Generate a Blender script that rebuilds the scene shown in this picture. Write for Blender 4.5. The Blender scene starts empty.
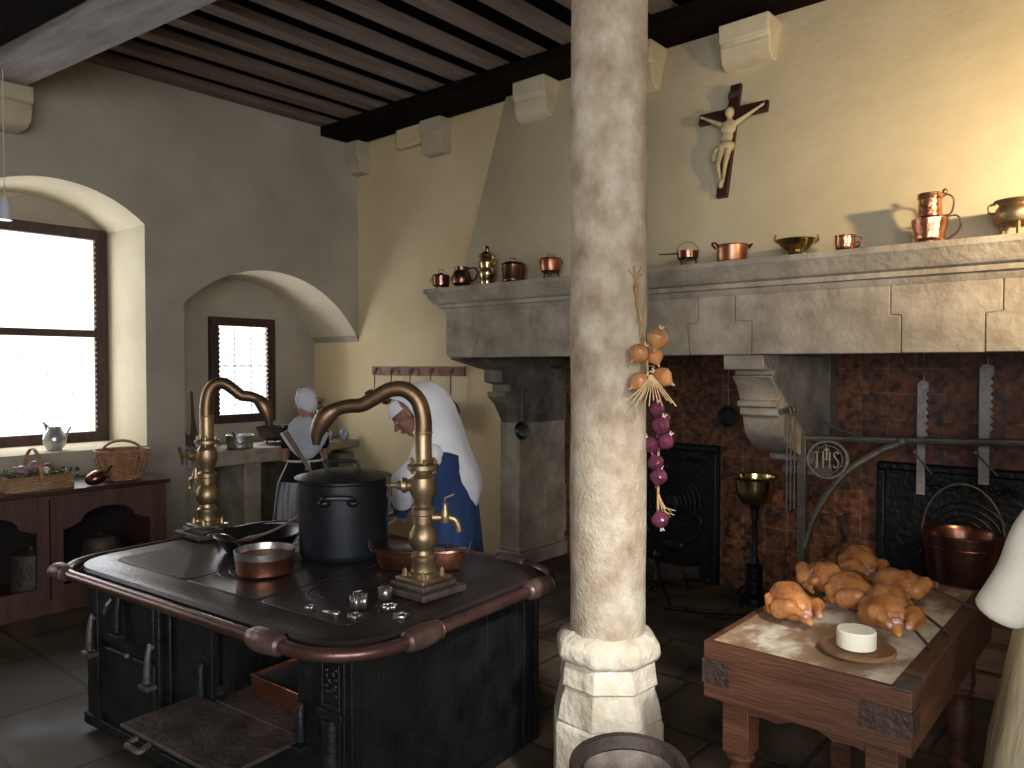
import bpy, bmesh, math, random
from mathutils import Vector, Matrix, noise
random.seed(7)
PI = math.pi
S = bpy.context.scene
C = S.collection

# ------------------------------------------------------------------ camera, world, light, exposure
cam = bpy.data.objects.new('camera', bpy.data.cameras.new('camera'))
C.objects.link(cam); S.camera = cam
cam.data.sensor_width = 36; cam.data.lens = 27.07
cam.data.clip_start = 0.05; cam.data.clip_end = 60
cam.location = (0, 0, 1.65)
cam.rotation_euler = (PI/2 - math.atan(18/770), 0, math.radians(40.7))
S.view_settings.view_transform = 'Standard'; S.view_settings.look = 'None'
S.view_settings.gamma = 1; S.view_settings.use_curve_mapping = False
S.view_settings.exposure = 0.25
w = bpy.data.worlds.new('overcast'); S.world = w; w.use_nodes = True
w.node_tree.nodes['Background'].inputs[0].default_value = (0.86, 0.92, 1.0, 1)
w.node_tree.nodes['Background'].inputs[1].default_value = 2.0

def area(name, loc, look, sx, sy, power, col, spread=180):
    l = bpy.data.lights.new(name, 'AREA'); l.shape = 'RECTANGLE'; l.size = sx; l.size_y = sy
    l.energy = power; l.color = col; l.spread = math.radians(spread)
    o = bpy.data.objects.new(name, l); C.objects.link(o); o.location = loc
    o.rotation_euler = (Vector(look) - Vector(loc)).to_track_quat('-Z', 'Y').to_euler()
    return o
def spot(name, loc, look, power, col, ang=60, blend=0.8, r=0.06):
    l = bpy.data.lights.new(name, 'SPOT'); l.energy = power; l.color = col
    l.spot_size = math.radians(ang); l.spot_blend = blend; l.shadow_soft_size = r
    o = bpy.data.objects.new(name, l); C.objects.link(o); o.location = loc
    o.rotation_euler = (Vector(look) - Vector(loc)).to_track_quat('-Z', 'Y').to_euler()
    return o
DAY = (0.93, 0.96, 1.0)
area('daylight_left_window', (-7.5, 2.14, 1.95), (0, 2.14, 1.95), 1.5, 2.1, 42, DAY)
area('daylight_niche_window', (-7.5, 4.07, 1.62), (0, 4.07, 1.62), 0.9, 1.2, 60, DAY)
area('daylight_rear_window', (0.9, -2.55, 1.9), (-1.6, 2.4, 1.0), 1.5, 1.9, 190, DAY)
area('fill_right_window', (2.55, -0.9, 2.1), (-2, 0.2, 1.6), 1.6, 2.0, 150, DAY)  # added fill to brighten the left wall from out of view
area('daylight_far_left_window', (-7.5, -0.5, 1.95), (0, -0.5, 1.95), 1.1, 2.0, 60, DAY)
spot('hood_lamp', (0.62, 3.1, 2.5), (0.0, 4.5, 2.6), 360, (1.0, 0.75, 0.43), 110, 1.0, 0.06)
spot('table_lamp', (-0.3, 1.9, 4.0), (-0.8, 2.75, 0.8), 130, (1.0, 0.80, 0.58), 36, 0.9, 0.08)
spot('column_fill', (1.0, 1.0, 2.9), (-1.55, 2.42, 0.80), 620, (0.92, 0.95, 1.0), 24, 1.0, 0.15)  # unseen spot added to whiten the lower right of the column

# ------------------------------------------------------------------ materials
def lin(h):
    h = h.lstrip('#'); out = []
    for i in (0, 2, 4):
        c = int(h[i:i+2], 16)/255
        out.append(c/12.92 if c <= 0.04045 else ((c+0.055)/1.055)**2.4)
    return (*out, 1)
def mat(name, c1, c2=None, scale=4, rough=0.7, metal=0, bump=0.0, bscale=40, c3=None, stretch=None, detail=6,
        contrast=(0.35, 0.65), c3pos=None, rough2=None, sheen=0, sub=0, coat=0):
    m = bpy.data.materials.new(name); m.use_nodes = True
    nt = m.node_tree; b = nt.nodes['Principled BSDF']; L = nt.links.new
    b.inputs['Roughness'].default_value = rough; b.inputs['Metallic'].default_value = metal
    if coat: b.inputs['Coat Weight'].default_value = coat; b.inputs['Coat Roughness'].default_value = 0.15
    tc = nt.nodes.new('ShaderNodeTexCoord'); mp = nt.nodes.new('ShaderNodeMapping')
    L(tc.outputs['Object'], mp.inputs[0])
    if stretch: mp.inputs['Scale'].default_value = stretch
    n = nt.nodes.new('ShaderNodeTexNoise'); n.inputs['Scale'].default_value = scale; n.inputs['Detail'].default_value = detail
    n.inputs['Roughness'].default_value = 0.6
    L(mp.outputs[0], n.inputs[0])
    r = nt.nodes.new('ShaderNodeValToRGB'); r.color_ramp.elements[0].position = contrast[0]; r.color_ramp.elements[1].position = contrast[1]
    r.color_ramp.elements[0].color = lin(c1); r.color_ramp.elements[1].color = lin(c2 or c1)
    if c3:
        e = r.color_ramp.elements.new(c3pos or 0.8); e.color = lin(c3)
    L(n.outputs[0], r.inputs[0]); L(r.outputs[0], b.inputs['Base Color'])
    if rough2 is not None:
        mr = nt.nodes.new('ShaderNodeMapRange'); mr.inputs['From Min'].default_value = 0.3; mr.inputs['From Max'].default_value = 0.7
        mr.inputs['To Min'].default_value = rough; mr.inputs['To Max'].default_value = rough2
        L(n.outputs[0], mr.inputs[0]); L(mr.outputs[0], b.inputs['Roughness'])
    if bump:
        n2 = nt.nodes.new('ShaderNodeTexNoise'); n2.inputs['Scale'].default_value = bscale; n2.inputs['Detail'].default_value = 8
        L(mp.outputs[0], n2.inputs[0])
        bp = nt.nodes.new('ShaderNodeBump'); bp.inputs['Strength'].default_value = bump; bp.inputs['Distance'].default_value = 0.02
        L(n2.outputs[0], bp.inputs['Height']); L(bp.outputs[0], b.inputs['Normal'])
    if 'beam' in name and 'dark' in name or name == 'ceiling_boards': b.inputs['Specular IOR Level'].default_value = 0.05
    return m
def brickmat(name, ca, cb, mortar, bw, bh, msize, plane='xz', offset=0.5, rough=0.7, bump=0.5, mott=None, nscale=6, rough2=None, turn=0):
    m = bpy.data.materials.new(name); m.use_nodes = True
    nt = m.node_tree; b = nt.nodes['Principled BSDF']; L = nt.links.new
    tc = nt.nodes.new('ShaderNodeTexCoord'); sp = nt.nodes.new('ShaderNodeSeparateXYZ'); cb_ = nt.nodes.new('ShaderNodeCombineXYZ')
    L(tc.outputs['Object'], sp.inputs[0])
    L(sp.outputs['XYZ'.index(plane[0].upper())], cb_.inputs[0]); L(sp.outputs['XYZ'.index(plane[1].upper())], cb_.inputs[1])
    mp = nt.nodes.new('ShaderNodeMapping'); mp.inputs['Rotation'].default_value = (0, 0, turn); L(cb_.outputs[0], mp.inputs[0])
    nz = nt.nodes.new('ShaderNodeTexNoise'); nz.inputs['Scale'].default_value = 3; L(tc.outputs['Object'], nz.inputs[0])
    mx0 = nt.nodes.new('ShaderNodeMixRGB'); mx0.blend_type = 'ADD'; mx0.inputs[0].default_value = 0.03
    L(mp.outputs[0], mx0.inputs[1]); L(nz.outputs['Color'], mx0.inputs[2])
    br = nt.nodes.new('ShaderNodeTexBrick'); br.offset = offset
    br.inputs['Color1'].default_value = lin(ca); br.inputs['Color2'].default_value = lin(cb); br.inputs['Mortar'].default_value = lin(mortar)
    br.inputs['Scale'].default_value = 1; br.inputs['Brick Width'].default_value = bw; br.inputs['Row Height'].default_value = bh
    br.inputs['Mortar Size'].default_value = msize; br.inputs['Mortar Smooth'].default_value = 0.3
    L(mx0.outputs[0], br.inputs[0])
    n = nt.nodes.new('ShaderNodeTexNoise'); n.inputs['Scale'].default_value = nscale; n.inputs['Detail'].default_value = 8; L(tc.outputs['Object'], n.inputs[0])
    r = nt.nodes.new('ShaderNodeValToRGB'); r.color_ramp.elements[0].position = 0.32; r.color_ramp.elements[1].position = 0.68
    a, z = mott or ('#808080', '#ffffff')
    r.color_ramp.elements[0].color = lin(a); r.color_ramp.elements[1].color = lin(z); L(n.outputs[0], r.inputs[0])
    mx = nt.nodes.new('ShaderNodeMixRGB'); mx.blend_type = 'MULTIPLY'; mx.inputs[0].default_value = 1
    L(br.outputs[0], mx.inputs[1]); L(r.outputs[0], mx.inputs[2]); L(mx.outputs[0], b.inputs['Base Color'])
    b.inputs['Roughness'].default_value = rough
    if rough2 is not None:
        mr = nt.nodes.new('ShaderNodeMapRange'); mr.inputs['From Min'].default_value = 0.3; mr.inputs['From Max'].default_value = 0.7
        mr.inputs['To Min'].default_value = rough; mr.inputs['To Max'].default_value = rough2
        L(n.outputs[0], mr.inputs[0]); L(mr.outputs[0], b.inputs['Roughness'])
    ad = nt.nodes.new('ShaderNodeMath'); ad.operation = 'MULTIPLY_ADD'; ad.inputs[1].default_value = 0.3
    inv = nt.nodes.new('ShaderNodeMath'); inv.operation = 'SUBTRACT'; inv.inputs[0].default_value = 1; L(br.outputs['Fac'], inv.inputs[1])
    L(n.outputs[0], ad.inputs[0]); L(inv.outputs[0], ad.inputs[2])
    bp = nt.nodes.new('ShaderNodeBump'); bp.inputs['Strength'].default_value = bump; bp.inputs['Distance'].default_value = 0.008
    L(ad.outputs[0], bp.inputs['Height']); L(bp.outputs[0], b.inputs['Normal'])
    return m

M = {}
M['plaster'] = mat('plaster', '#9d9587', '#b2a998', 1.1, 0.95, bump=0.35, bscale=9, c3='#beb6a6', detail=8)
M['plaster_b'] = mat('plaster_lit', '#d8c196', '#e6d2aa', 1.0, 0.95, bump=0.3, bscale=9, c3='#e8d8b6', detail=8)  # paler than the hood plaster; side window light is put into this colour
M['plaster_h'] = mat('plaster_hood', '#b3a587', '#c3b698', 1.2, 0.95, bump=0.3, bscale=8, c3='#d0c2a2', detail=8)
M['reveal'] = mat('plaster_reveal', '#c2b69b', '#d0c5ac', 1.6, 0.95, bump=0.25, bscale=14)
M['lime'] = mat('limestone', '#7f7466', '#aea290', 4.0, 0.9, bump=0.5, bscale=28, c3='#c0b5a3', detail=10)
M['lime_soot'] = mat('limestone_sooty', '#3a342e', '#857b6c', 3.5, 0.9, bump=0.5, bscale=28, c3='#a0968a', detail=10)
M['corbel'] = mat('corbel_stone', '#b5a88c', '#c9bda2', 3.0, 0.9, bump=0.3, bscale=24)
M['col'] = mat('column_stone', '#877058', '#b09f87', 9.0, 0.92, bump=0.4, bscale=80, c3='#cdc2b1', stretch=(1, 1, 0.8), detail=12, contrast=(0.3, 0.55))
M['colbase'] = mat('column_base_stone', '#ac9c80', '#ded2bb', 6.0, 0.9, bump=0.6, bscale=30, c3='#e4dac6', detail=10)
M['beam'] = mat('whitewashed_beam', '#7b726f', '#a09794', 3, 0.85, bump=0.7, bscale=14, c3='#ada5a2', stretch=(0.5, 3, 3), detail=10)
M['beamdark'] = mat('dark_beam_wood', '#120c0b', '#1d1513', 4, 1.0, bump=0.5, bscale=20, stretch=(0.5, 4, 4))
M['joist'] = mat('joist_wood', '#66574e', '#7f6f64', 4, 0.95, bump=0.5, bscale=20, stretch=(4, 0.4, 4))
M['boards'] = mat('ceiling_boards', '#070505', '#0c0908', 4, 1.0, bump=0.3, bscale=20)  # near-black colour stands in for the shade between the joists
M['floor'] = brickmat('flagstone', '#5a4c40', '#6b5a4a', '#38302a', 0.75, 0.52, 0.012, 'xy', 0.5, 0.45, 0.5, ('#6c6c6c', '#f0eadf'), 3.0, 0.75)
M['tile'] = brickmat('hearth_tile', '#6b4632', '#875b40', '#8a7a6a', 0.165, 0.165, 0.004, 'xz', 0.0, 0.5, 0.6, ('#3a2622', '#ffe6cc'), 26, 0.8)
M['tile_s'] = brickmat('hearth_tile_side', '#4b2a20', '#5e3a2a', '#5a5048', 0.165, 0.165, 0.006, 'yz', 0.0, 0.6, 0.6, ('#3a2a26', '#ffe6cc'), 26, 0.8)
M['hearthfloor'] = mat('hearth_slab', '#3c3530', '#51483f', 4, 0.8, bump=0.4, bscale=14)
M['frame'] = mat('window_oak', '#35221f', '#4b3330', 6, 0.7, bump=0.3, bscale=30, stretch=(4, 4, .6))
M['frame_n'] = mat('window_dark_oak', '#2c1712', '#40231c', 6, 0.65, bump=0.3, bscale=30, stretch=(4, 4, .6))
M['lead'] = mat('lead_came', '#6e6e70', '#8b8b8d', 6, 0.5, 0.6)
M['oak'] = mat('cabinet_oak', '#3a2119', '#55352a', 3, 0.5, bump=0.3, bscale=26, stretch=(5, 5, .5), c3='#5e3f33', rough2=0.7)
M['oak_h'] = mat('cabinet_oak_top', '#341b14', '#52302a', 3, 0.35, bump=0.15, bscale=26, stretch=(5, .5, 5))
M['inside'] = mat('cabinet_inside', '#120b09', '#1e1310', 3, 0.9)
M['butcher'] = mat('butcher_wood', '#3d2010', '#5a341c', 3, 0.5, bump=0.3, bscale=26, stretch=(.6, 4, 5), c3='#6b4226', rough2=0.7)
M['butcher_y'] = mat('butcher_wood_side', '#3d2010', '#5a341c', 3, 0.5, bump=0.3, bscale=26, stretch=(4, .6, 5), c3='#6b4226', rough2=0.7)
M['endgrain'] = mat('end_grain_block', '#2c1b13', '#3e291d', 12, 0.6, bump=0.5, bscale=60)
M['blocktop'] = mat('block_top', '#6f5439', '#94775a', 3.0, 0.5, bump=0.2, bscale=40, c3='#d9cdb6', stretch=(1.4, .8, 1), contrast=(0.34, 0.48), c3pos=0.57, detail=5)
M['iron'] = mat('cast_iron', '#0e0f10', '#1a1b1c', 6, 0.42, 0.35, bump=0.3, bscale=50, rough2=0.62)
M['irontop'] = mat('stove_top_iron', '#2d2625', '#3f3533', 2.2, 0.30, 0.45, bump=0.12, bscale=60, rough2=0.46, c3='#453a37')
M['ironrough'] = mat('rusty_iron', '#3a2e2a', '#5c4e47', 8, 0.6, 0.4, bump=0.5, bscale=40, c3='#685951')
M['irongrey'] = mat('grey_wrought_iron', '#4b4743', '#68635d', 8, 0.5, 0.5, bump=0.3, bscale=40)
M['trammel'] = mat('pale_iron', '#7d7872', '#9b958e', 9, 0.55, 0.4, bump=0.3, bscale=40)
M['fireback'] = mat('fireback_iron', '#0d0e10', '#1b1d20', 8, 0.45, 0.5, bump=0.5, bscale=25)
M['railpipe'] = mat('rail_bronze', '#543a33', '#70524a', 5, 0.34, 0.7, bump=0.05)
M['collar'] = mat('rail_collar', '#5c4540', '#7b625b', 9, 0.42, 0.6, bump=0.2)
M['brass'] = mat('aged_brass', '#8a765a', '#aa9470', 6, 0.40, 0.9, bump=0.06, bscale=50, rough2=0.42)
M['brassdark'] = mat('dark_brass_spout', '#6c5541', '#8a6f55', 6, 0.38, 0.9, bump=0.06, bscale=50, rough2=0.45)
M['brassbright'] = mat('polished_brass', '#bcaa74', '#d2c494', 6, 0.2, 1.0)
M['copper'] = mat('copper', '#a3674f', '#bd8266', 5, 0.28, 0.95, bump=0.06, bscale=40, rough2=0.4)
M['copperdark'] = mat('dark_copper', '#6c4a40', '#8c6556', 5, 0.26, 0.95, bump=0.06, bscale=40)
M['copperbright'] = mat('bright_copper', '#b5775c', '#d69a7c', 9, 0.22, 0.95, bump=0.2, bscale=60)
M['tin'] = mat('tinned_metal', '#8a8682', '#aaa6a2', 8, 0.35, 0.9, bump=0.1, bscale=40)
M['tinbright'] = mat('bright_tin', '#c2bfba', '#dedbd6', 8, 0.3, 0.9)
M['potblack'] = mat('black_enamel', '#0f1317', '#181d22', 4, 0.38, 0.15, bump=0.05, bscale=30, rough2=0.5)
M['panblack'] = mat('black_pan', '#0e0f11', '#1b1c1f', 6, 0.4, 0.3)
M['spoon'] = mat('wooden_utensil', '#5a4337', '#77594a', 6, 0.6, stretch=(1, 1, 1))
M['peel'] = mat('peel_wood', '#4b3a2b', '#675240', 6, 0.7)
M['rack'] = mat('rack_wood', '#7a5040', '#946754', 6, 0.7, bump=0.2)
M['wicker'] = mat('wicker', '#84593e', '#b38863', 18, 0.6, bump=0.3, bscale=60, c3='#c09a74')
M['wickertan'] = mat('wicker_tan', '#8a6546', '#b8916a', 18, 0.6, bump=0.3, bscale=60)
M['pewter'] = mat('pewter', '#a7adaf', '#c1c6c7', 5, 0.28, 0.7)
M['greens'] = mat('leafy_green', '#2d3f25', '#54693d', 12, 0.6, c3='#71824f')
M['turnip'] = mat('turnip_skin', '#7a6068', '#b9aaa6', 7, 0.5)
M['egg'] = mat('egg_shell', '#c8c3bb', '#d8d3ca', 5, 0.45)
M['veg_brown'] = mat('brown_root', '#6a4a3f', '#8a685a', 8, 0.6)
M['linen'] = mat('white_linen', '#cfcfd2', '#e2e2e4', 4, 0.9, bump=0.35, bscale=14)
M['veil'] = mat('white_veil', '#dadade', '#ebebee', 3, 0.85, bump=0.3, bscale=9)
M['fichu'] = mat('pale_blue_linen', '#b3bac4', '#c9ced6', 4, 0.9, bump=0.3, bscale=14)
M['cream'] = mat('cream_apron', '#b7a67f', '#cbbb96', 3, 0.9, bump=0.4, bscale=12, stretch=(2, 2, .5))
M['creamsleeve'] = mat('cream_sleeve', '#c2bba9', '#d4cdbc', 3, 0.9, bump=0.3, bscale=10)
M['blue'] = mat('blue_wool', '#1e3358', '#2b4470', 4, 0.9, bump=0.3, bscale=30, stretch=(2, 2, .5))
M['navy'] = mat('navy_wool', '#101a28', '#192637', 4, 0.9, bump=0.3, bscale=30)
M['blackcloth'] = mat('black_cloth', '#0b0b10', '#15151b', 4, 0.95, bump=0.3, bscale=30)
M['stripe'] = mat('grey_striped_skirt', '#8f8f9b', '#c0bfc6', 26, 0.9, stretch=(1, 1, 0.02), detail=1, contrast=(.45, .55))
M['skin'] = mat('skin', '#9a7060', '#ac8271', 6, 0.6)
M['skindark'] = mat('face_skin', '#7d5649', '#926857', 6, 0.6)
M['lips'] = mat('lips', '#7a3f38')
M['hair'] = mat('grey_hair', '#55463b', '#7b6c5e', 40, 0.7, stretch=(1, 1, .2))
M['eye'] = mat('eye_dark', '#1c1512', rough=0.2)
M['eyewhite'] = mat('eye_white', '#b9b3ab', rough=0.3)
M['chicken'] = mat('chicken_skin', '#96592e', '#c4854c', 13, 0.30, bump=0.3, bscale=70, c3='#d4a172', rough2=0.42)
M['meat'] = mat('raw_meat', '#9a6050', '#c09584', 30, 0.35)
M['cheese'] = mat('white_cheese', '#e2dbc0', '#efe9d3', 5, 0.35, bump=0.15, bscale=20)
M['plate'] = mat('wooden_plate', '#6b4a33', '#8b6545', 6, 0.3, stretch=(3, .6, 1))
M['onion'] = mat('yellow_onion', '#9c6538', '#bd8654', 5, 0.34, stretch=(5, 5, .6), c3='#cf9f6c')
M['redonion'] = mat('red_onion', '#4a1f2e', '#6b3045', 5, 0.25, stretch=(3, 3, .6), c3='#93606f', c3pos=0.75)
M['rootwhite'] = mat('onion_root', '#cdb9a0', '#e8dcc8', 20, 0.8)
M['twine'] = mat('twine', '#8f6c42', '#b08a5a', 30, 0.8, bump=0.5, bscale=90)
M['crosswood'] = mat('cross_wood', '#2a120e', '#3d1d17', 4, 0.5, stretch=(3, 3, .5))
M['ivory'] = mat('carved_figure', '#9b8b68', '#bcae8a', 12, 0.6, bump=0.2)
M['stonebowl'] = mat('worn_mortar_wood', '#3a2f2a', '#54463e', 7, 0.7, bump=0.7, bscale=20)
M['stonebowl_in'] = mat('mortar_inside', '#6c5c52', '#9b8c80', 9, 0.7, bump=0.6, bscale=25)
M['porcelain'] = mat('blue_white_porcelain', '#7d8ba6', '#cfd3da', 16, 0.3, contrast=(.48, .52))
M['bluedish'] = mat('blue_glaze', '#4f6a8c', '#6d86a5', 6, 0.3)
M['log'] = mat('hewn_log', '#5b4231', '#7a5a42', 5, 0.8, bump=0.5, bscale=20, stretch=(.6, 4, 4))
M['ash'] = mat('ash_and_char', '#191614', '#3c3733', 10, 0.95, bump=1, bscale=20)
M['lampwhite'] = mat('lamp_shell', '#c7ccd0', '#d8dcdf', 4, 0.4)
M['firelog'] = mat('charred_log', '#17110e', '#352822', 8, 0.9, bump=0.8, bscale=15)
M['straw'] = mat('dried_roots', '#a98a5c', '#c7aa7b', 20, 0.8)
M['rope'] = M['twine']
# whitish floury wear with a shape of its own is in block_top's ramp; glass
g = bpy.data.materials.new('leaded_glass'); g.use_nodes = True
nt = g.node_tree; nt.nodes.remove(nt.nodes['Principled BSDF']); out = nt.nodes['Material Output']
tr = nt.nodes.new('ShaderNodeBsdfTransparent'); gl = nt.nodes.new('ShaderNodeBsdfGlossy'); gl.inputs['Roughness'].default_value = 0.1
mx = nt.nodes.new('ShaderNodeMixShader'); mx.inputs[0].default_value = 0.06
nt.links.new(tr.outputs[0], mx.inputs[1]); nt.links.new(gl.outputs[0], mx.inputs[2]); nt.links.new(mx.outputs[0], out.inputs[0])
M['glass'] = g

# ------------------------------------------------------------------ mesh builder
class MB:
    def __init__(s): s.b = bmesh.new()
    def _x(s, vs, mtx):
        if mtx is not None:
            for v in vs: v.co = mtx @ v.co
    def box(s, x0, x1, y0, y1, z0, z1, m=None):
        vs = [s.b.verts.new((x, y, z)) for z in (z0, z1) for y in (y0, y1) for x in (x0, x1)]
        for f in ((0,2,3,1), (4,5,7,6), (0,1,5,4), (2,6,7,3), (0,4,6,2), (1,3,7,5)): s.b.faces.new([vs[i] for i in f])
        s._x(vs, m); return s
    def prism(s, poly, axis, lo, hi, m=None):
        # poly 2D in the two other axes (in xyz order), extruded along axis
        def P(a, b_, c): return {'x': (c, a, b_), 'y': (a, c, b_), 'z': (a, b_, c)}[axis]
        A = [s.b.verts.new(P(a, b_, lo)) for a, b_ in poly]; B = [s.b.verts.new(P(a, b_, hi)) for a, b_ in poly]
        n = len(poly); fs = [s.b.faces.new(A), s.b.faces.new(B[::-1])]
        for i in range(n): fs.append(s.b.faces.new((A[i], B[i], B[(i+1) % n], A[(i+1) % n])))
        s._x(A+B, m); return s
    def lathe(s, prof, c=(0,0,0), seg=28, m=None, ang=2*PI, sx=1, sy=1, cap=True):
        full = abs(ang-2*PI) < 1e-6; rings = []; allv = []
        n = seg if full else seg+1
        for r, z in prof:
            if r < 1e-6:
                v = s.b.verts.new((c[0], c[1], c[2]+z)); rings.append([v]); allv.append(v)
            else:
                rg = [s.b.verts.new((c[0]+sx*r*math.cos(ang*i/seg), c[1]+sy*r*math.sin(ang*i/seg), c[2]+z)) for i in range(n)]
                rings.append(rg); allv += rg
        for a, b_ in zip(rings, rings[1:]):
            for i in range(seg):
                j = (i+1) % n
                if not full and i+1 >= n: continue
                if len(a) == 1 and len(b_) == 1: continue
                if len(a) == 1: s.b.faces.new((a[0], b_[j], b_[i]))
                elif len(b_) == 1: s.b.faces.new((a[i], a[j], b_[0]))
                else: s.b.faces.new((a[i], a[j], b_[j], b_[i]))
        if cap and full:
            if len(rings[0]) > 1: s.b.faces.new(rings[0][::-1])
            if len(rings[-1]) > 1: s.b.faces.new(rings[-1])
        s._x(allv, m); return s
    def tube(s, pts, r, seg=10, closed=False, m=None, flat=1.0):
        pts = [Vector(p) for p in pts]; n = len(pts)
        rs = r if isinstance(r, (list, tuple)) else [r]*n
        rings = []; up = None; allv = []
        for i, p in enumerate(pts):
            if closed: t = (pts[(i+1) % n]-pts[i-1]).normalized()
            else: t = (pts[min(i+1, n-1)]-pts[max(i-1, 0)]).normalized()
            if up is None:
                up = Vector((0,0,1)) if abs(t.z) < 0.9 else Vector((1,0,0))
            up = (up - t*up.dot(t))
            if up.length < 1e-4: up = Vector((0,1,0)) - t*t.y
            up.normalize(); sd = t.cross(up)
            rg = [s.b.verts.new(p + sd*math.cos(2*PI*k/seg)*rs[i] + up*math.sin(2*PI*k/seg)*rs[i]*flat) for k in range(seg)]
            rings.append(rg); allv += rg
        pairs = list(zip(rings, rings[1:])) + ([(rings[-1], rings[0])] if closed else [])
        for a, b_ in pairs:
            for k in range(seg): s.b.faces.new((a[k], a[(k+1) % seg], b_[(k+1) % seg], b_[k]))
        if not closed:
            s.b.faces.new(rings[0][::-1]); s.b.faces.new(rings[-1])
        s._x(allv, m); return s
    def ell(s, c, r, rot=None, seg=16, m=None):
        mt = Matrix.Translation(c)
        if rot is not None: mt = mt @ rot.to_4x4()
        mt = mt @ Matrix.Diagonal((r[0], r[1], r[2], 1))
        if m is not None: mt = m @ mt
        bmesh.ops.create_uvsphere(s.b, u_segments=seg, v_segments=max(6, seg*2//3), radius=1, matrix=mt); return s
    def cap(s, a, b_, ra, rb, n=7, seg=12):
        a = Vector(a); b_ = Vector(b_)
        for i in range(n):
            t = i/(n-1); r = ra+(rb-ra)*t; s.ell(a.lerp(b_, t), (r, r, r), seg=seg)
        return s
    def loft(s, rings, closed=True, cap=True):
        R = [[s.b.verts.new(p) for p in rg] for rg in rings]; n = len(R[0])
        for a, b_ in zip(R, R[1:]):
            for i in range(n if closed else n-1):
                s.b.faces.new((a[i], a[(i+1) % n], b_[(i+1) % n], b_[i]))
        if cap and closed: s.b.faces.new(R[0][::-1]); s.b.faces.new(R[-1])
        return s
    def rough(s, amp, sc=8):
        for v in s.b.verts: v.co += noise.noise_vector(v.co*sc)*amp
        return s
    def build(s, name, m, parent=None, bevel=0, sub=0, solid=0, world=False, ang=35, remesh=0, smooth=True, segs=2):
        bmesh.ops.recalc_face_normals(s.b, faces=s.b.faces)
        me = bpy.data.meshes.new(name)
        if world and parent is not None:
            inv = WM(parent).inverted()
            for v in s.b.verts: v.co = inv @ v.co
        s.b.to_mesh(me); s.b.free()
        me.materials.append(m)
        o = bpy.data.objects.new(name, me); C.objects.link(o)
        if remesh:
            md = o.modifiers.new('r', 'REMESH'); md.mode = 'VOXEL'; md.voxel_size = remesh; md.use_smooth_shade = True
            sm = o.modifiers.new('s', 'SMOOTH'); sm.iterations = 4; sm.factor = 0.5
            dg = bpy.context.evaluated_depsgraph_get()
            me2 = bpy.data.meshes.new_from_object(o.evaluated_get(dg), depsgraph=dg)
            o.modifiers.clear(); o.data = me2; me2.name = name
            if not me2.materials: me2.materials.append(m)
            me = me2
        if smooth:
            me.shade_smooth()
            if not remesh: me.set_sharp_from_angle(angle=math.radians(ang))
        if parent is not None: o.parent = parent
        if solid:
            md = o.modifiers.new('t', 'SOLIDIFY'); md.thickness = solid; md.offset = 0
        if bevel:
            md = o.modifiers.new('b', 'BEVEL'); md.width = bevel; md.segments = segs; md.limit_method = 'ANGLE'; md.angle_limit = math.radians(40); md.harden_normals = False
        if sub:
            md = o.modifiers.new('ss', 'SUBSURF'); md.levels = sub; md.render_levels = sub
        return o
def WM(o):
    m = Matrix.LocRotScale(o.location, o.rotation_euler, o.scale)
    return WM(o.parent) @ m if o.parent else m
def tag(o, label, cat, group=None, kind=None):
    o['label'] = label; o['category'] = cat
    if group: o['group'] = group
    if kind: o['kind'] = kind
    return o
def thing(name, label, cat, loc=(0,0,0), rz=0, group=None, rot=None):
    o = bpy.data.objects.new(name, None); C.objects.link(o); o.empty_display_size = 0.1
    o.location = loc; o.rotation_euler = rot or (0, 0, rz)
    return tag(o, label, cat, group)
def struct(o): o['kind'] = 'structure'; return o
def arc(cx, cz, r, a0, a1, n=12): return [(cx+r*math.cos(math.radians(a0+(a1-a0)*i/n)), cz+r*math.sin(math.radians(a0+(a1-a0)*i/n))) for i in range(n+1)]
def bez(pts, n=24):
    # Catmull-Rom through points
    P = [Vector(p) for p in pts]; P = [2*P[0]-P[1]] + P + [2*P[-1]-P[-2]]; out = []
    k = max(2, n//(len(P)-3))
    for i in range(1, len(P)-2):
        for j in range(k):
            t = j/k
            out.append(0.5*((2*P[i]) + (P[i+1]-P[i-1])*t + (2*P[i-1]-5*P[i]+4*P[i+1]-P[i+2])*t*t + (3*P[i]-P[i-1]-3*P[i+1]+P[i+2])*t**3))
    out.append(P[-2]); return out
def copytree(o, loc=None, rz=None, label=None, parent=None):
    c = o.copy(); C.objects.link(c); c.parent = parent
    if loc is not None: c.location = loc
    if rz is not None: c.rotation_euler = (0, 0, rz)
    if label: c['label'] = label
    for ch in [x for x in o.children]: copytree(ch, parent=c)
    return c
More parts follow.
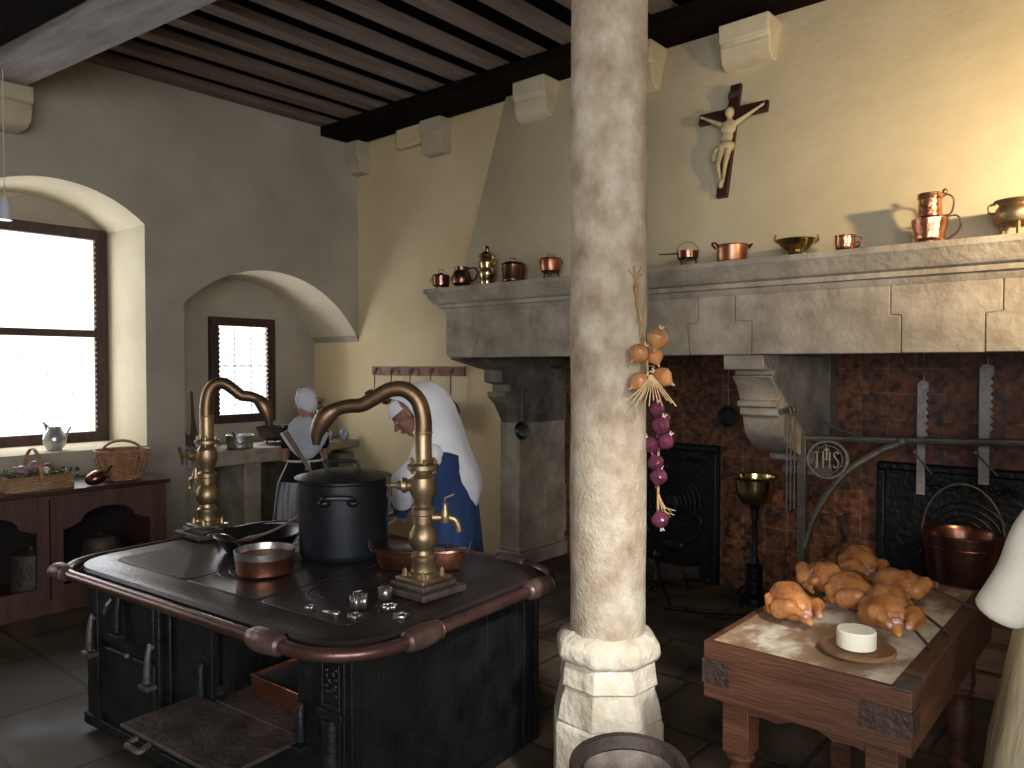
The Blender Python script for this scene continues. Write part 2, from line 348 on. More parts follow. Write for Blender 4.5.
def wallcurve(name, outlines, x_front, thick, m):
    # outlines in (Y,Z); plate from x_front going -X by thick
    cu = bpy.data.curves.new(name, 'CURVE'); cu.dimensions = '2D'; cu.fill_mode = 'BOTH'; cu.extrude = thick/2
    for o_ in outlines:
        sp = cu.splines.new('POLY'); sp.points.add(len(o_)-1)
        for i, (a, b_) in enumerate(o_): sp.points[i].co = (a, b_, 0, 1)
        sp.use_cyclic_u = True
    t = bpy.data.objects.new('t', cu); C.objects.link(t)
    dg = bpy.context.evaluated_depsgraph_get()
    me = bpy.data.meshes.new_from_object(t.evaluated_get(dg), depsgraph=dg)
    bpy.data.objects.remove(t)
    for v in me.vertices:
        a, b_, c_ = v.co; v.co = (x_front - thick/2 + c_, a, b_)
    bm = bmesh.new(); bm.from_mesh(me); bmesh.ops.remove_doubles(bm, verts=bm.verts, dist=1e-4); bmesh.ops.recalc_face_normals(bm, faces=bm.faces); bm.to_mesh(me); bm.free()
    me.materials.clear(); me.materials.append(m); me.name = name
    me.shade_smooth(); me.set_sharp_from_angle(angle=math.radians(30))
    o = bpy.data.objects.new(name, me); C.objects.link(o); return o

# ------------------------------------------------------------------ room shell
XA, YB, ZC = -6.3, 4.93, 4.03      # left wall, fireplace wall, ceiling boards
fl = MB().box(-7.3, 2.3, -2.7, 5.75, -0.1, 0).build('floor', M['floor']); struct(fl)
def seg_arch(y0, y1, zs, za, n=24):
    h = (y1-y0)/2; r = (h*h+(za-zs)**2)/(2*(za-zs)); cy = (y0+y1)/2; cz = za-r; a = math.degrees(math.asin(h/r))
    return arc(cy, cz, r, 90-a, 90+a, n)
win_hole = [(1.48, 1.005), (2.79, 1.005)] + seg_arch(1.48, 2.79, 2.79, 3.04)
win2_hole = [(-1.05, 1.03), (0.1, 1.03)] + seg_arch(-1.05, 0.1, 2.75, 2.985)
r_n = 1.13; czn = 2.52-r_n; cyn = 3.92
narc = []
for i in range(31):
    a0 = math.acos((3.11-cyn)/r_n); a1 = math.acos((4.93-cyn)/r_n); a = a1+(a0-a1)*i/30
    narc.append((cyn+r_n*math.cos(a), czn+r_n*math.sin(a)))
outer = [(-2.7, 0), (3.11, 0)] + narc[::-1] + [(4.93, 4.45), (-2.7, 4.45)]
wl = wallcurve('wall_left', [outer, win_hole, win2_hole], XA, 0.76, M['plaster']); struct(wl)
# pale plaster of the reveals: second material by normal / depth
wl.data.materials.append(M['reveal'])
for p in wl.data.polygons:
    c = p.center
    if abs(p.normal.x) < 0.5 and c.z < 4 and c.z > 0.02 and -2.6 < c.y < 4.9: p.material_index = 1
bk = wallcurve('wall_left_outer', [[(-2.7, -0.1), (5.6, -0.1), (5.6, 4.45), (-2.7, 4.45)],
      [(1.53, 1.04), (2.74, 1.04), (2.74, 2.78), (1.53, 2.78)],
      [(-1.0, 1.06), (0.05, 1.06), (0.05, 2.74), (-1.0, 2.74)],
      [(3.76, 1.14), (4.37, 1.14), (4.37, 2.08), (3.76, 2.08)]], XA-0.76, 0.3, M['plaster']); struct(bk)
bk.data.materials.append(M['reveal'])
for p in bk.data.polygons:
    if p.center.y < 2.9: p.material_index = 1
struct(MB().box(XA-1.05, -4.26, YB, YB+0.8, 0, 4.45).build('wall_back', M['plaster_b']))
struct(MB().box(-4.26, 1.5, YB, YB+0.8, 2.3, 4.45).box(1.5, 2.3, YB, YB+0.8, 0, 4.45).build('wall_back', M['plaster_b']))
struct(MB().box(2.1, 2.4, -0.1, 5.75, 0, 4.45).box(2.1, 2.4, -2.7, -1.7, 0, 4.45).box(2.1, 2.4, -1.7, -0.1, 0, 1.1).box(2.1, 2.4, -1.7, -0.1, 3.1, 4.45).build('wall_right', M['plaster']))
struct(MB().box(2.12, 2.18, -1.7, -0.1, 1.1, 1.18).box(2.12, 2.18, -1.7, -0.1, 3.02, 3.1).box(2.12, 2.18, -1.7, -1.62, 1.18, 3.02).box(2.12, 2.18, -0.18, -0.1, 1.18, 3.02).box(2.12, 2.18, -0.93, -0.87, 1.18, 3.02).build('window_5', M['frame']))  # unseen window frame, added along with the fill light for the left wall
struct(MB().box(-6.3, 0.2, -2.4, -2.1, 0, 4.45).box(1.6, 2.1, -2.4, -2.1, 0, 4.45).box(0.2, 1.6, -2.4, -2.1, 0, 1.0).box(0.2, 1.6, -2.4, -2.1, 2.8, 4.45).build('wall_front', M['plaster']))
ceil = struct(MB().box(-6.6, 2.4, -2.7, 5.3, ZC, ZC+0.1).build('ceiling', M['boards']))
for i in range(23):
    x = -6.23 + 0.365*i
    MB().box(x-0.068, x+0.068, -2.1, 4.9, 3.96, ZC).build('joist', M['joist'], ceil, bevel=0.008)

# windows
def window(n, y0, y1, z0, z1, xf, mat_f, fw, pattern, rails):
    w_ = thing('window_%d' % n, 'w', 'window', (xf, (y0+y1)/2, z0)); del w_['label']; del w_['category']; struct(w_)
    f = MB()
    f.box(xf, xf+0.06, y0, y1, z0, z0+fw, None).box(xf, xf+0.06, y0, y1, z1-fw, z1).box(xf, xf+0.06, y0, y0+fw, z0+fw, z1-fw).box(xf, xf+0.06, y1-fw, y1, z0+fw, z1-fw)
    for r in rails: f.box(xf+0.005, xf+0.055, y0+fw, y1-fw, r-0.03, r+0.03)
    f.build('window_frame', mat_f, w_, bevel=0.006, world=True)
    MB().box(xf+0.02, xf+0.024, y0+fw, y1-fw, z0+fw, z1-fw).build('pane', M['glass'], w_, world=True)
    l = MB(); xx = xf+0.026
    def seg(a, b_):
        l.tube([(xx, a[0], a[1]), (xx, b_[0], b_[1])], 0.0038 if pattern == 'diamond' else 0.002, 4)
    Y0, Y1, Z0, Z1 = y0+fw, y1-fw, z0+fw, z1-fw
    if pattern == 'diamond':
        s_ = 0.085; kk = int((Y1-Y0+Z1-Z0)/s_)+2
        for i in range(kk):
            # herringbone of short leads
            pass
        ny = int((Y1-Y0)/0.11); dy = (Y1-Y0)/ny; nz = int((Z1-Z0)/0.055)
        for a in range(ny):
            for b_ in range(nz+3):
                zz = Z0 + (b_-1)*0.055; d_ = 0.1 if a % 2 else -0.1
                p0 = [Y0+a*dy, zz if a % 2 else zz+0.1]; p1 = [Y0+(a+1)*dy, zz+0.1 if a % 2 else zz]
                if min(p0[1], p1[1]) > Z0 and max(p0[1], p1[1]) < Z1: seg(p0, p1)
    else:
        for i in range(1, 6): seg((Y0+(Y1-Y0)*i/6, Z0), (Y0+(Y1-Y0)*i/6, Z1))
        for i in range(1, 10): seg((Y0, Z0+(Z1-Z0)*i/10), (Y1, Z0+(Z1-Z0)*i/10))
    for i in (1, 2):
        l.tube([(xx+.006, Y0+(Y1-Y0)*(i/3), Z0), (xx+.006, Y0+(Y1-Y0)*(i/3), Z1)], 0.004, 4) if pattern == 'diamond' else None
    if pattern == 'diamond': l.tube([(xx+.006, Y0, Z0+(Z1-Z0)*.55), (xx+.006, Y1, Z0+(Z1-Z0)*.55)], 0.005, 4)
    l.build('lead_came', M['lead'], w_, world=True)
    sc = MB()     # scalloped putty edge in the jambs
    zz = Z0+0.02
    while zz < Z1-0.02:
        sc.ell((xf+0.05, Y1, zz), (0.012, 0.014, 0.016), seg=8); sc.ell((xf+0.05, Y0, zz), (0.012, 0.014, 0.016), seg=8); zz += 0.045
    sc.build('scalloped_bead', mat_f, w_, world=True)
    return w_
window(1, 1.48, 2.775, 1.0, 2.815, -7.06, M['frame'], 0.09, 'grid', [1.925])
window(2, 3.715, 4.415, 1.09, 2.125, -7.06, M['frame_n'], 0.085, 'diamond', [])
window(3, -1.05, 0.1, 1.03, 2.77, -7.06, M['frame'], 0.09, 'grid', [1.92])
w4 = thing('window_4', 'w', 'w', (0.9, -2.25, 1.0)); del w4['label']; del w4['category']; struct(w4)
MB().box(0.2, 1.6, -2.3, -2.2, 1.0, 1.08).box(0.2, 1.6, -2.3, -2.2, 2.72, 2.8).box(0.2, 0.28, -2.3, -2.2, 1.08, 2.72).box(1.52, 1.6, -2.3, -2.2, 1.08, 2.72).box(0.87, 0.93, -2.3, -2.2, 1.08, 2.72).build('window_frame', M['frame'], w4, bevel=0.005, world=True)
MB().box(0.28, 1.52, -2.26, -2.255, 1.08, 2.72).build('pane', M['glass'], w4, world=True)

# ------------------------------------------------------------------ ceiling beams and corbels
bm_ = thing('ceiling_beam', 'massive whitewashed timber beam crossing the ceiling from the left wall', 'beam', (-6.3, 1.68, 3.55), math.radians(6))
MB().box(0.02, 8.2, -0.20, 0.14, 0.0, 0.479).rough(0.0).build('beam_timber', M['beam'], bm_, bevel=0.02)
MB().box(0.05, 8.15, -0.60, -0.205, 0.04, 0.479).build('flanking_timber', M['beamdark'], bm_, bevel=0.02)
wb = MB().box(-6.29, 2.05, 4.47, 4.90, 3.87, 3.959).build('wall_plate_beam', M['beamdark'], bevel=0.01)
tag(wb, 'long dark timber wall plate beam above the chimney hood', 'beam')
def corbel(x0, x1, yb, yf, zb, zt, label, axis='x'):
    # moulded corbel: top block, small fillet, cove, rounded nose going back to the wall
    d = yb-yf; h = zt-zb
    P = [(yb, zt), (yf, zt), (yf, zt-h*0.42), (yf+d*0.10, zt-h*0.46), (yf+d*0.10, zt-h*0.52)]
    P += [(yf+d*0.06+d*0.05*math.sin(t), zt-h*(0.54+0.2*t/PI*1.2)) for t in (0.4, 1.2, 2.0)]
    P += [(yf+d*0.16, zt-h*0.85), (yf+d*0.34, zt-h*0.97), (yf+d*0.6, zb), (yb, zb)]
    if axis == 'x':
        o = MB().prism(P, 'x', x0, x1).rough(0.003, 5).build('stone_corbel', M['corbel'], bevel=0.01)
    else:
        o = MB().prism([(a, b_) for a, b_ in P], 'y', x0, x1).rough(0.003, 5).build('stone_corbel', M['corbel'], bevel=0.01)
    return tag(o, label, 'corbel', 'stone corbels under the beams')
corbel(-6.295, -6.10, 4.93, 4.77, 3.56, 3.87, 'small pale stone corbel in the corner of the two walls')
corbel(-5.22, -4.957, 4.93, 4.78, 3.56, 3.87, 'pale stone corbel between the room corner and the hood edge')
corbel(-3.97, -3.66, 4.83, 4.62, 3.57, 3.87, 'pale stone corbel at the left edge of the chimney hood')
corbel(-3.02, -2.72, 4.83, 4.60, 3.55, 3.87, 'stone corbel on the hood hidden behind the column')
corbel(-2.23, -1.90, 4.83, 4.60, 3.54, 3.81, 'wide pale stone corbel on the hood directly above the crucifix')
corbel(1.50, 1.90, -6.3, -5.95, 3.30, 3.56, 'yellowish stone corbel carrying the whitewashed beam at far left', axis='y')
struct(MB().box(-5.62, -5.27, 4.84, 4.935, 3.7, 3.955).rough(0.01, 4).build('trim_1', M['plaster_b'], bevel=0.02))

# ------------------------------------------------------------------ fireplace
XL, YF = -4.24, 4.15
fp = thing('fireplace', 'huge stone fireplace with plaster hood, carved mantel and tiled hearth', 'fireplace', (-1.4, 4.9, 0))
# hood: sloping plaster front, from mantel to ceiling
hd = MB().prism([(4.27, 2.23), (4.83, 3.87), (4.95, 3.87), (4.95, 2.23)], 'x', -4.22, 2.1).build('hood', M['plaster_h'], fp, world=True)
# cornice
P = [(4.03, 2.235), (4.03, 2.205), (4.045, 2.19), (4.06, 2.155), (4.085, 2.125), (4.11, 2.115), (4.11, 2.09), (4.13, 2.085), (4.14, 2.06), (4.15, 2.05)]
cn = MB()
pp = P + [(4.95, 2.05), (4.95, 2.235)]
def cornice(mb, x0l, x1):
    # mitred return at left end: each profile point shifts left by its projection
    A = [mb.b.verts.new((XL-(YF-a), a, z)) if a <= YF else mb.b.verts.new((XL - (0.12 if z > 2.1 else 0.0), a, z)) for a, z in pp]
    B = [mb.b.verts.new((x1, a, z)) for a, z in pp]
    n = len(pp); mb.b.faces.new(A); mb.b.faces.new(B[::-1])
    for i in range(n): mb.b.faces.new((A[i], B[i], B[(i+1) % n], A[(i+1) % n]))
cornice(cn, XL, 2.1)
cn.build('mantel_shelf', M['lime'], fp, world=True, ang=25)
# lintel of stepped blocks
J = [(-3.95, -3.90, -3.96), (-3.40, -3.36, -3.33), (-2.13, -2.20, -2.18), (-1.90, -1.80, -1.80), (-1.08, -1.03, -1.03), (-0.60, -0.67, -0.67), (0.5, 0.55, 0.55), (1.4, 1.45, 1.45)]
edges = [(XL, XL, XL)] + J + [(2.1, 2.1, 2.1)]
for i in range(len(edges)-1):
    a, b_ = edges[i], edges[i+1]; g_ = 0.0015
    zt, zm, zb = 2.055, 1.90, 1.715
    z0 = zb-0.0 if i else zb-0.02
    P = [(a[0]+g_, zt), (a[0]+g_, zm+.005), (a[1]+g_, zm), (a[2]+g_, z0 if i else zb), (b_[2]-g_, z0 if i else zb), (b_[1]-g_, zm), (b_[0]-g_, zm+.005), (b_[0]-g_, zt)]
    if i == 0: P = [(a[0], zt), (a[0], zb+.03), (a[0]+.03, zb), (b_[2]-g_, zb), (b_[1]-g_, zm), (b_[0]-g_, zm+.005), (b_[0]-g_, zt)]
    MB().prism(P, 'y', YF, 4.5).build('lintel_block', M['lime'], fp, bevel=0.005, world=True, segs=1)
# left jamb and console
MB().box(-4.26, -4.05, 4.80, 5.70, 0.12, 1.2).build('jamb', M['lime'], fp, bevel=0.008, world=True)
MB().box(-4.28, -4.02, 4.76, 5.70, 0, 0.12).box(-4.27, -4.035, 4.785, 5.70, 0.12, 0.15).build('jamb_plinth', M['lime'], fp, bevel=0.01, world=True)
MB().box(-4.05, -4.035, 5.12, 5.45, 0.2, 0.62).build('jamb_panel', M['lime'], fp, bevel=0.004, world=True)
Pc = [(4.2, 1.72), (4.2, 1.70), (4.52, 1.63), (4.58, 1.62), (4.58, 1.52), (4.68, 1.50), (4.68, 1.44), (4.62, 1.44), (4.62, 1.40), (4.70, 1.34), (4.80, 1.18), (5.7, 1.18), (5.7, 1.72)]
MB().prism(Pc, 'x', -4.24, -4.04).rough(0.003, 6).build('jamb_console', M['lime_soot'], fp, bevel=0.006, world=True)
# middle console corbel
Pm = [(4.2, 1.715), (4.2, 1.63), (4.36, 1.625), (4.36, 1.60), (4.31, 1.59), (4.38, 1.53), (4.42, 1.45), (4.38, 1.44), (4.38, 1.41), (4.42, 1.40), (4.42, 1.36), (4.46, 1.34), (4.50, 1.24), (4.60, 1.16), (4.76, 1.10), (4.88, 1.09), (4.90, 1.05), (5.05, 1.0), (5.42, 0.96), (5.42, 1.715)]
MB().prism(Pm, 'x', -1.99, -1.75).rough(0.004, 6).build('middle_console', M['lime'], fp, bevel=0.006, world=True)
MB().box(-2.03, -1.70, 5.2, 5.42, 0.92, 1.0).box(-1.95, -1.74, 5.28, 5.42, 1.0, 1.9).build('middle_pier', M['lime_soot'], fp, bevel=0.006, world=True)
MB().box(-4.3, 1.6, 5.42, 5.6, 0, 2.3).build('hearth_back', M['tile'], fp, world=True)
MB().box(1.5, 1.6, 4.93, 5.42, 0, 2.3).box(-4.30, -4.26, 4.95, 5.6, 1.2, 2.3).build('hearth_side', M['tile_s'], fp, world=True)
MB().box(-4.3, 2.1, 4.5, 5.6, 2.3, 2.35).build('flue_ceiling', M['ash'], fp, world=True)

def fireback(x0, x1, z0, z1, label):
    t = thing('fireback', label, 'fireback', ((x0+x1)/2, 5.38, z0))
    MB().box(x0, x1, 5.375, 5.415, z0, z1).build('plate', M['fireback'], t, bevel=0.01, world=True)
    f = MB()
    for a, b_, c_, d_ in ((x0, x1, z1-0.05, z1), (x0, x0+0.05, z0, z1-.05), (x1-0.05, x1, z0, z1-.05), (x0+.05, x1-.05, z0, z0+.05)):
        f.box(a, b_, 5.34, 5.375, c_, d_)
    f.build('rim', M['fireback'], t, bevel=0.012, world=True)
    r = MB(); cx = (x0+x1)/2; cz = (z0+z1)/2
    for k_ in range(5):
        r.tube([(cx+(0.08+0.04*k_)*math.cos(a*PI/10), 5.37, cz+0.06+(0.08+0.04*k_)*math.sin(a*PI/10)) for a in range(-2, 13)], 0.007, 6)
    for sx in (-1, 1):
        r.tube(bez([(cx+sx*0.05, 5.37, cz-.25), (cx+sx*0.2, 5.365, cz-.2), (cx+sx*0.25, 5.365, cz-.05), (cx+sx*0.15, 5.365, cz)], 14), 0.012, 6)
        for q in range(6): r.ell((cx+sx*(0.05+.04*q), 5.37, z1-0.12-.02*(q % 2)), (.018, .012, .018), seg=8)
    r.ell((cx, 5.37, cz+.05), (0.07, 0.03, 0.09)).ell((cx, 5.37, cz-.28), (0.1, 0.02, 0.05))
    r.build('relief', M['fireback'], t, world=True)
    return t
fireback(-3.35, -2.58, 0.0, 1.05, 'black cast iron fireback with scroll relief left of the middle corbel')
fireback(-1.46, -0.45, 0.0, 1.03, 'wide black cast iron fireback behind the hanging copper cauldron')

# trammels (saw-toothed pot hangers)
def trammel(x, y, z0, z1, w_, label, slider_z):
    t = thing('trammel_hook', label, 'pot hanger', (x, y, z0), group='saw-toothed pot hangers in the hearth')
    P = [(-w_/2, 0), (-w_/2, z1-z0-.02), (-w_/4, z1-z0)]
    P += [(0.0, z1-z0), (0.004, z1-z0+.04), (0.01, z1-z0), (w_/2, z1-z0-.01)]
    zz = z1-z0-.06
    lim = (z1-z0)*0.45
    while zz > lim:
        P += [(w_/2, zz), (w_/2+0.004, zz-.0), (w_/4, zz-.02)]; zz -= 0.045
    P += [(w_/4, 0)]
    MB().prism(P, 'y', -0.006, 0.006).build('saw_blade', M['trammel'], t)
    MB().tube([(0, -0.012, 1.75-z0+0.7), (0, 0, z1-z0+.02)], 0.005, 6).build('hanging_rod', M['irongrey'], t)
    MB().tube([(-w_*.7, -.012, slider_z-z0+.04), (w_*.9, -.012, slider_z-z0-.09)], 0.006, 6).ell((-w_*.7, -.012, slider_z-z0+.04), (.018, .012, .018), seg=10).build('catch', M['irongrey'], t)
    return t
trammel(-1.165, 5.22, 0.86, 1.56, 0.062, 'grey saw-toothed iron pot hanger, the left one with nothing on it', 1.08)
trammel(-0.83, 5.22, 0.955, 1.66, 0.072, 'grey saw-toothed iron pot hanger from which the copper cauldron hangs', 1.10)

# copper cauldron
t = thing('cauldron', 'large red copper cauldron with iron bail hanging in the right hearth', 'cauldron', (-0.92, 5.08, 0.385))
MB().lathe([(0, 0), (0.15, 0), (0.17, .01), (0.185, .1), (0.2, .2), (0.205, .28), (0.215, .285), (0.215, .3), (0.205, .3), (0.195, .28), (0.19, .2), (0.16, .02), (0, .015)], seg=40).tube([(0.203*math.cos(a*PI/20), 0.203*math.sin(a*PI/20), .225) for a in range(40)], 0.005, 6, True).build('kettle', M['copperdark'], t)
mb = MB().tube([(0.212*math.cos(a), 0, 0.27+0.31*math.sin(a)) for a in [PI*i/20 for i in range(21)]], 0.006, 8)
for sx in (-1, 1): mb.tube([(sx*.212+.015*math.cos(a)*0, .02*math.cos(a), .27+.02*math.sin(a)) for a in [2*PI*i/12 for i in range(12)]], 0.005, 6, True)
mb.build('bail', M['ironrough'], t)

# crane with monogram medallion
t = thing('fireplace_crane', 'grey wrought iron hearth crane with round openwork monogram medallion', 'crane', (-1.745, 4.8, 0.0))
MB().box(-0.025, 0.025, -0.02, 0.02, 0.0, 1.23).build('post', M['irongrey'], t, bevel=0.004)
dr = Vector((1.118, 0.3, 0.02)); drn = dr.normalized()
b2 = MB().tube([Vector((-.03, 0, 1.2)), Vector((0, 0, 1.2))+dr*2.1], 0.021, 8)
b2.build('arm', M['irongrey'], t)
c0 = Vector((0.02, 0, 0.52))
pts = bez([c0, Vector((0.07, .02, 0.72)), Vector((0.22, .06, .98)), Vector((0.40, .11, 1.13)), Vector((0.53, .14, 1.2))], 24)
MB().tube(pts, 0.026, 8, flat=0.8).build('brace', M['irongrey'], t)
MB().tube(bez([Vector((0.10, .03, 1.32)), Vector((0.2, .05, 1.26)), Vector((.33, .09, 1.215))], 10), 0.012, 6).ell((0.53, .14, 1.205), (.035, .03, .035), seg=10).build('scroll', M['irongrey'], t)
md = MB(); cx, cz, R_ = 0.15, 1.075, 0.112
def C3(a, z): return Vector((0, 0, 0)) + drn*a + Vector((0, -0.02, z))
md.tube([C3(cx+R_*math.cos(a), cz+R_*math.sin(a)) for a in [2*PI*i/32 for i in range(32)]], 0.013, 8, True)
md.tube([C3(cx+(R_-.028)*math.cos(a), cz+(R_-.028)*math.sin(a)) for a in [2*PI*i/32 for i in range(32)]], 0.004, 6, True)
for i in range(12):
    a = 2*PI*i/12; md.tube([C3(cx+(R_-.03)*math.cos(a), cz+(R_-.03)*math.sin(a)), C3(cx+(R_-.005)*math.cos(a+.2), cz+(R_-.005)*math.sin(a+.2))], 0.004, 5)
md.build('medallion_ring', M['irongrey'], t)
# interlaced letters IHS
le = MB(); q = 0.006
def st(pts_): le.tube([C3(cx+a, cz+b_) for a, b_ in pts_], q, 6)
st([(-.06, .045), (-.06, -.05)]); st([(-.072, .045), (-.048, .045)]); st([(-.072, -.05), (-.048, -.05)])
st([(-.025, .05), (-.025, -.05)]); st([(.012, .05), (.012, -.05)]); st([(-.025, 0), (.012, 0)])
st([(.062, .035), (.05, .048), (.036, .04), (.036, .02), (.05, .003), (.062, -.015), (.06, -.04), (.046, -.05), (.032, -.04)])
st([(-.006, .0), (-.006, .075)]); st([(-.022, .06), (.01, .06)])
le.build('monogram', M['trammel'], t)

# brass bowl on stand
t = thing('brass_bowl_stand', 'polished brass bowl on a slim black iron pedestal in the hearth', 'bowl stand', (-2.2, 5.15, 0))
MB().lathe([(0, .69), (.05, .69), (.09, .70), (.118, .74), (.13, .80), (.135, .86), (.165, .885), (.165, .893), (.13, .885), (.12, .82), (.1, .73), (0, .70)], seg=36).build('bowl', M['brassbright'], t)
MB().lathe([(0, 0), (.10, 0), (.10, .05), (.06, .07), (.055, .24), (.06, .26), (.035, .28), (.022, .34), (.018, .45), (.02, .58), (.026, .6), (.02, .62), (.03, .66), (.05, .69), (0, .69)], seg=20).build('pedestal', M['fireback'], t)
mb = MB()
for a in range(3): mb.tube(bez([(0, 0, .12), (.12*math.cos(a*2.1+.5), .12*math.sin(a*2.1+.5), .08), (.2*math.cos(a*2.1+.5), .2*math.sin(a*2.1+.5), .012)], 10), 0.012, 6)
mb.build('foot', M['fireback'], t)

# hanging utensils in hearth
def rod_tool(x, y, z0, z1, label, name='hearth_skewer', head=None, m='irongrey', cat='skewer', group='long iron skewers against the middle corbel'):
    t = thing(name, label, cat, (x, y, z0), group=group)
    L_ = z1-z0
    MB().tube([(0, 0, 0), (0, 0, L_*.96)], 0.005, 6).tube(bez([(0, 0, L_*.95), (.02, 0, L_), (0, 0, L_*1.05), (-.018, 0, L_*1.01)], 12), 0.005, 6).build('rod', M[m], t)
    if head == 'pan': MB().lathe([(0, -.02), (.06, -.012), (.075, .01), (.068, .01), (.05, -.006), (0, -.012)], seg=20, m=Matrix.Translation((0, 0, -.06)) @ Matrix.Rotation(PI/2, 4, 'X')).build('ladle_bowl', M['panblack'], t)
    if head == 'fork': MB().tube([(-.02, 0, -.07), (-.018, 0, 0), (.018, 0, 0), (.02, 0, -.07)], 0.004, 6).build('prongs', M[m], t)
    return t
for i, yy in enumerate((4.44, 4.50, 4.56)):
    rod_tool(-1.705, yy, 0.80, 1.385, ['long iron skewer on the middle corbel, leftmost of three', 'long iron skewer on the middle corbel, middle of three', 'long iron skewer on the middle corbel, rightmost of three'][i])
hb = MB().box(-1.749, -1.72, 4.42, 4.60, 1.375, 1.40).build('hook_bar', M['irongrey']); tag(hb, 'short iron bar holding three skewers on the side of the middle corbel', 'hook bar')
rod_tool(-2.33, 5.0, 1.36, 1.70, 'dark iron ladle hanging left of the middle corbel, further left', 'hearth_ladle', 'pan', cat='ladle', group='ladles left of the corbel')
rod_tool(-2.17, 5.0, 1.40, 1.66, 'dark iron ladle hanging closest to the middle corbel', 'hearth_ladle', 'pan', cat='ladle', group='ladles left of the corbel')
rod_tool(-3.90, 4.66, 1.20, 1.48, 'long-handled black skimmer hanging on the left fireplace jamb', 'skimmer', 'pan', cat='skimmer', group=None)
for i, xx in enumerate((-3.72, -3.58, -3.44)):
    rod_tool(xx, 5.2, 1.34, 1.62, ['small ladle hanging in the dark left hearth, nearest the jamb', 'small ladle hanging in the dark left hearth, middle one', 'small ladle hanging in the dark left hearth, nearest the column'][i], 'hearth_ladle', 'pan', cat='ladle', group='ladles in the left hearth')
hb = MB().box(-4.03, -3.36, 5.19, 5.215, 1.63, 1.655).build('utensil_rail', M['irongrey']); tag(hb, 'dark iron utensil rail in the left hearth beside the jamb', 'rail')
# andirons and charred logs
def andiron(x, y, label):
    t = thing('andiron', label, 'andiron', (x, y, 0), group='andirons on the left hearth')
    MB().lathe([(0, .1), (.02, .1), (.018, .14), (.03, .16), (.018, .18), (.016, .3), (.032, .33), (.02, .36), (0, .38)], seg=14).build('post', M['fireback'], t)
    MB().tube([(0, 0, .12), (0, .42, .1), (0, .45, 0)], .012, 6).tube(bez([(-.11, -.02, 0), (-.06, 0, .08), (0, 0, .12), (.06, 0, .08), (.11, -.02, 0)], 16), .014, 6).build('legs', M['fireback'], t)
andiron(-2.72, 4.72, 'dark iron andiron on the left hearth nearer the brass bowl')
andiron(-3.15, 4.72, 'dark iron andiron on the left hearth nearer the column')
for i, (a, b_, c_, l_) in enumerate([(-3.3, 4.85, .16, 'charred log across the andirons, front one'), (-3.25, 4.98, .165, 'charred log across the andirons, rear one')]):
    tag(MB().tube(bez([(a, b_, c_), (a+.25, b_+.02, c_+.01), (a+.5, b_-.01, c_), (a+.7, b_+.03, c_+.005)], 12), .045, 10).rough(.01, 12).build('charred_log', M['firelog']), l_, 'log', 'charred logs in the left hearth')
tag(MB().tube([(-2.6, 4.6, .012), (-2.25, 4.75, .012), (-1.95, 4.95, .012)], .012, 6).tube([(-2.3, 4.6, .012), (-2.02, 4.8, .012)], .008, 6).build('fire_tongs', M['fireback']), 'black fire tongs lying on the hearth floor near the brass bowl stand', 'tongs')
for i, (z_, xo, yo, l_) in enumerate([(.0, 0, 0, 'squared oak log at the bottom of the stack right of the table'), (.13, .01, .03, 'squared oak log in the middle of the stack right of the table'), (.29, -.02, .12, 'squared oak log on top of the stack under the cauldron')]):
    h_ = .12 if i < 2 else .08
    if i == 2: z_ = .252
    tag(MB().box(-.95+xo, .1+xo, 4.38+yo, 4.66+yo, z_, z_+h_).rough(.004, 6).build('squared_log', M['log'], bevel=.008), l_, 'log', 'squared logs on the hearth')

# ------------------------------------------------------------------ crucifix on the hood
t = thing('crucifix', 'dark wooden crucifix with pale carved figure on the chimney hood', 'crucifix', (-2.105, 4.41, 2.675), rot=(math.radians(-15), 0, 0))
MB().box(-.035, .035, -.014, .014, 0, .76).box(-.225, .225, -.0135, .0135, .53, .60).build('cross', M['crosswood'], t, bevel=.003)
MB().box(-.040, .040, -.020, -.0145, .665, .705).build('title_plaque', M['ironrough'], t)
cb = MB()
cb.ell((0.0, -.045, .545), (.028, .03, .036)).cap((0, -.035, .52), (0, -.03, .49), .014, .02, 4)
cb.ell((0, -.035, .45), (.052, .028, .055)).ell((-.003, -.035, .385), (.040, .024, .05)).ell((0, -.035, .33), (.045, .027, .035))
for sx in (-1, 1):
    cb.cap((sx*.045, -.032, .475), (sx*.11, -.026, .515), .017, .013, 6).cap((sx*.11, -.026, .515), (sx*.185, -.022, .56), .013, .009, 8)
    cb.ell((sx*.195, -.022, .566), (.013, .008, .011))
    for k_ in range(4): cb.cap((sx*.2, -.022, .560+.004*k_), (sx*.212, -.026, .563+.006*k_), .0035, .003, 3, 6)
    cb.cap((sx*.022, -.038, .315), (sx*.024-.004, -.055, .2), .023, .016, 7).cap((sx*.024-.004, -.055, .2), (sx*.01, -.036, .09), .016, .010, 7)
cb.ell((0, -.04, .07), (.016, .02, .028))
cb.build('carved_figure', M['ivory'], t, remesh=.0045)
MB().lathe([(.040, 0), (.048, .012), (.05, .035), (.045, .045)], (0, -.035, .295), 24, sx=1.05, sy=.72, cap=False).ell((-.058, -.04, .31), (.018, .012, .022)).ell((-.066, -.04, .265), (.016, .010, .034)).build('loincloth', M['ivory'], t, solid=.004)
MB().tube([(.024*math.cos(a), -.045+.024*math.sin(a), .568) for a in [2*PI*i/14 for i in range(14)]], .005, 6, True).build('thorn_crown', M['ironrough'], t)

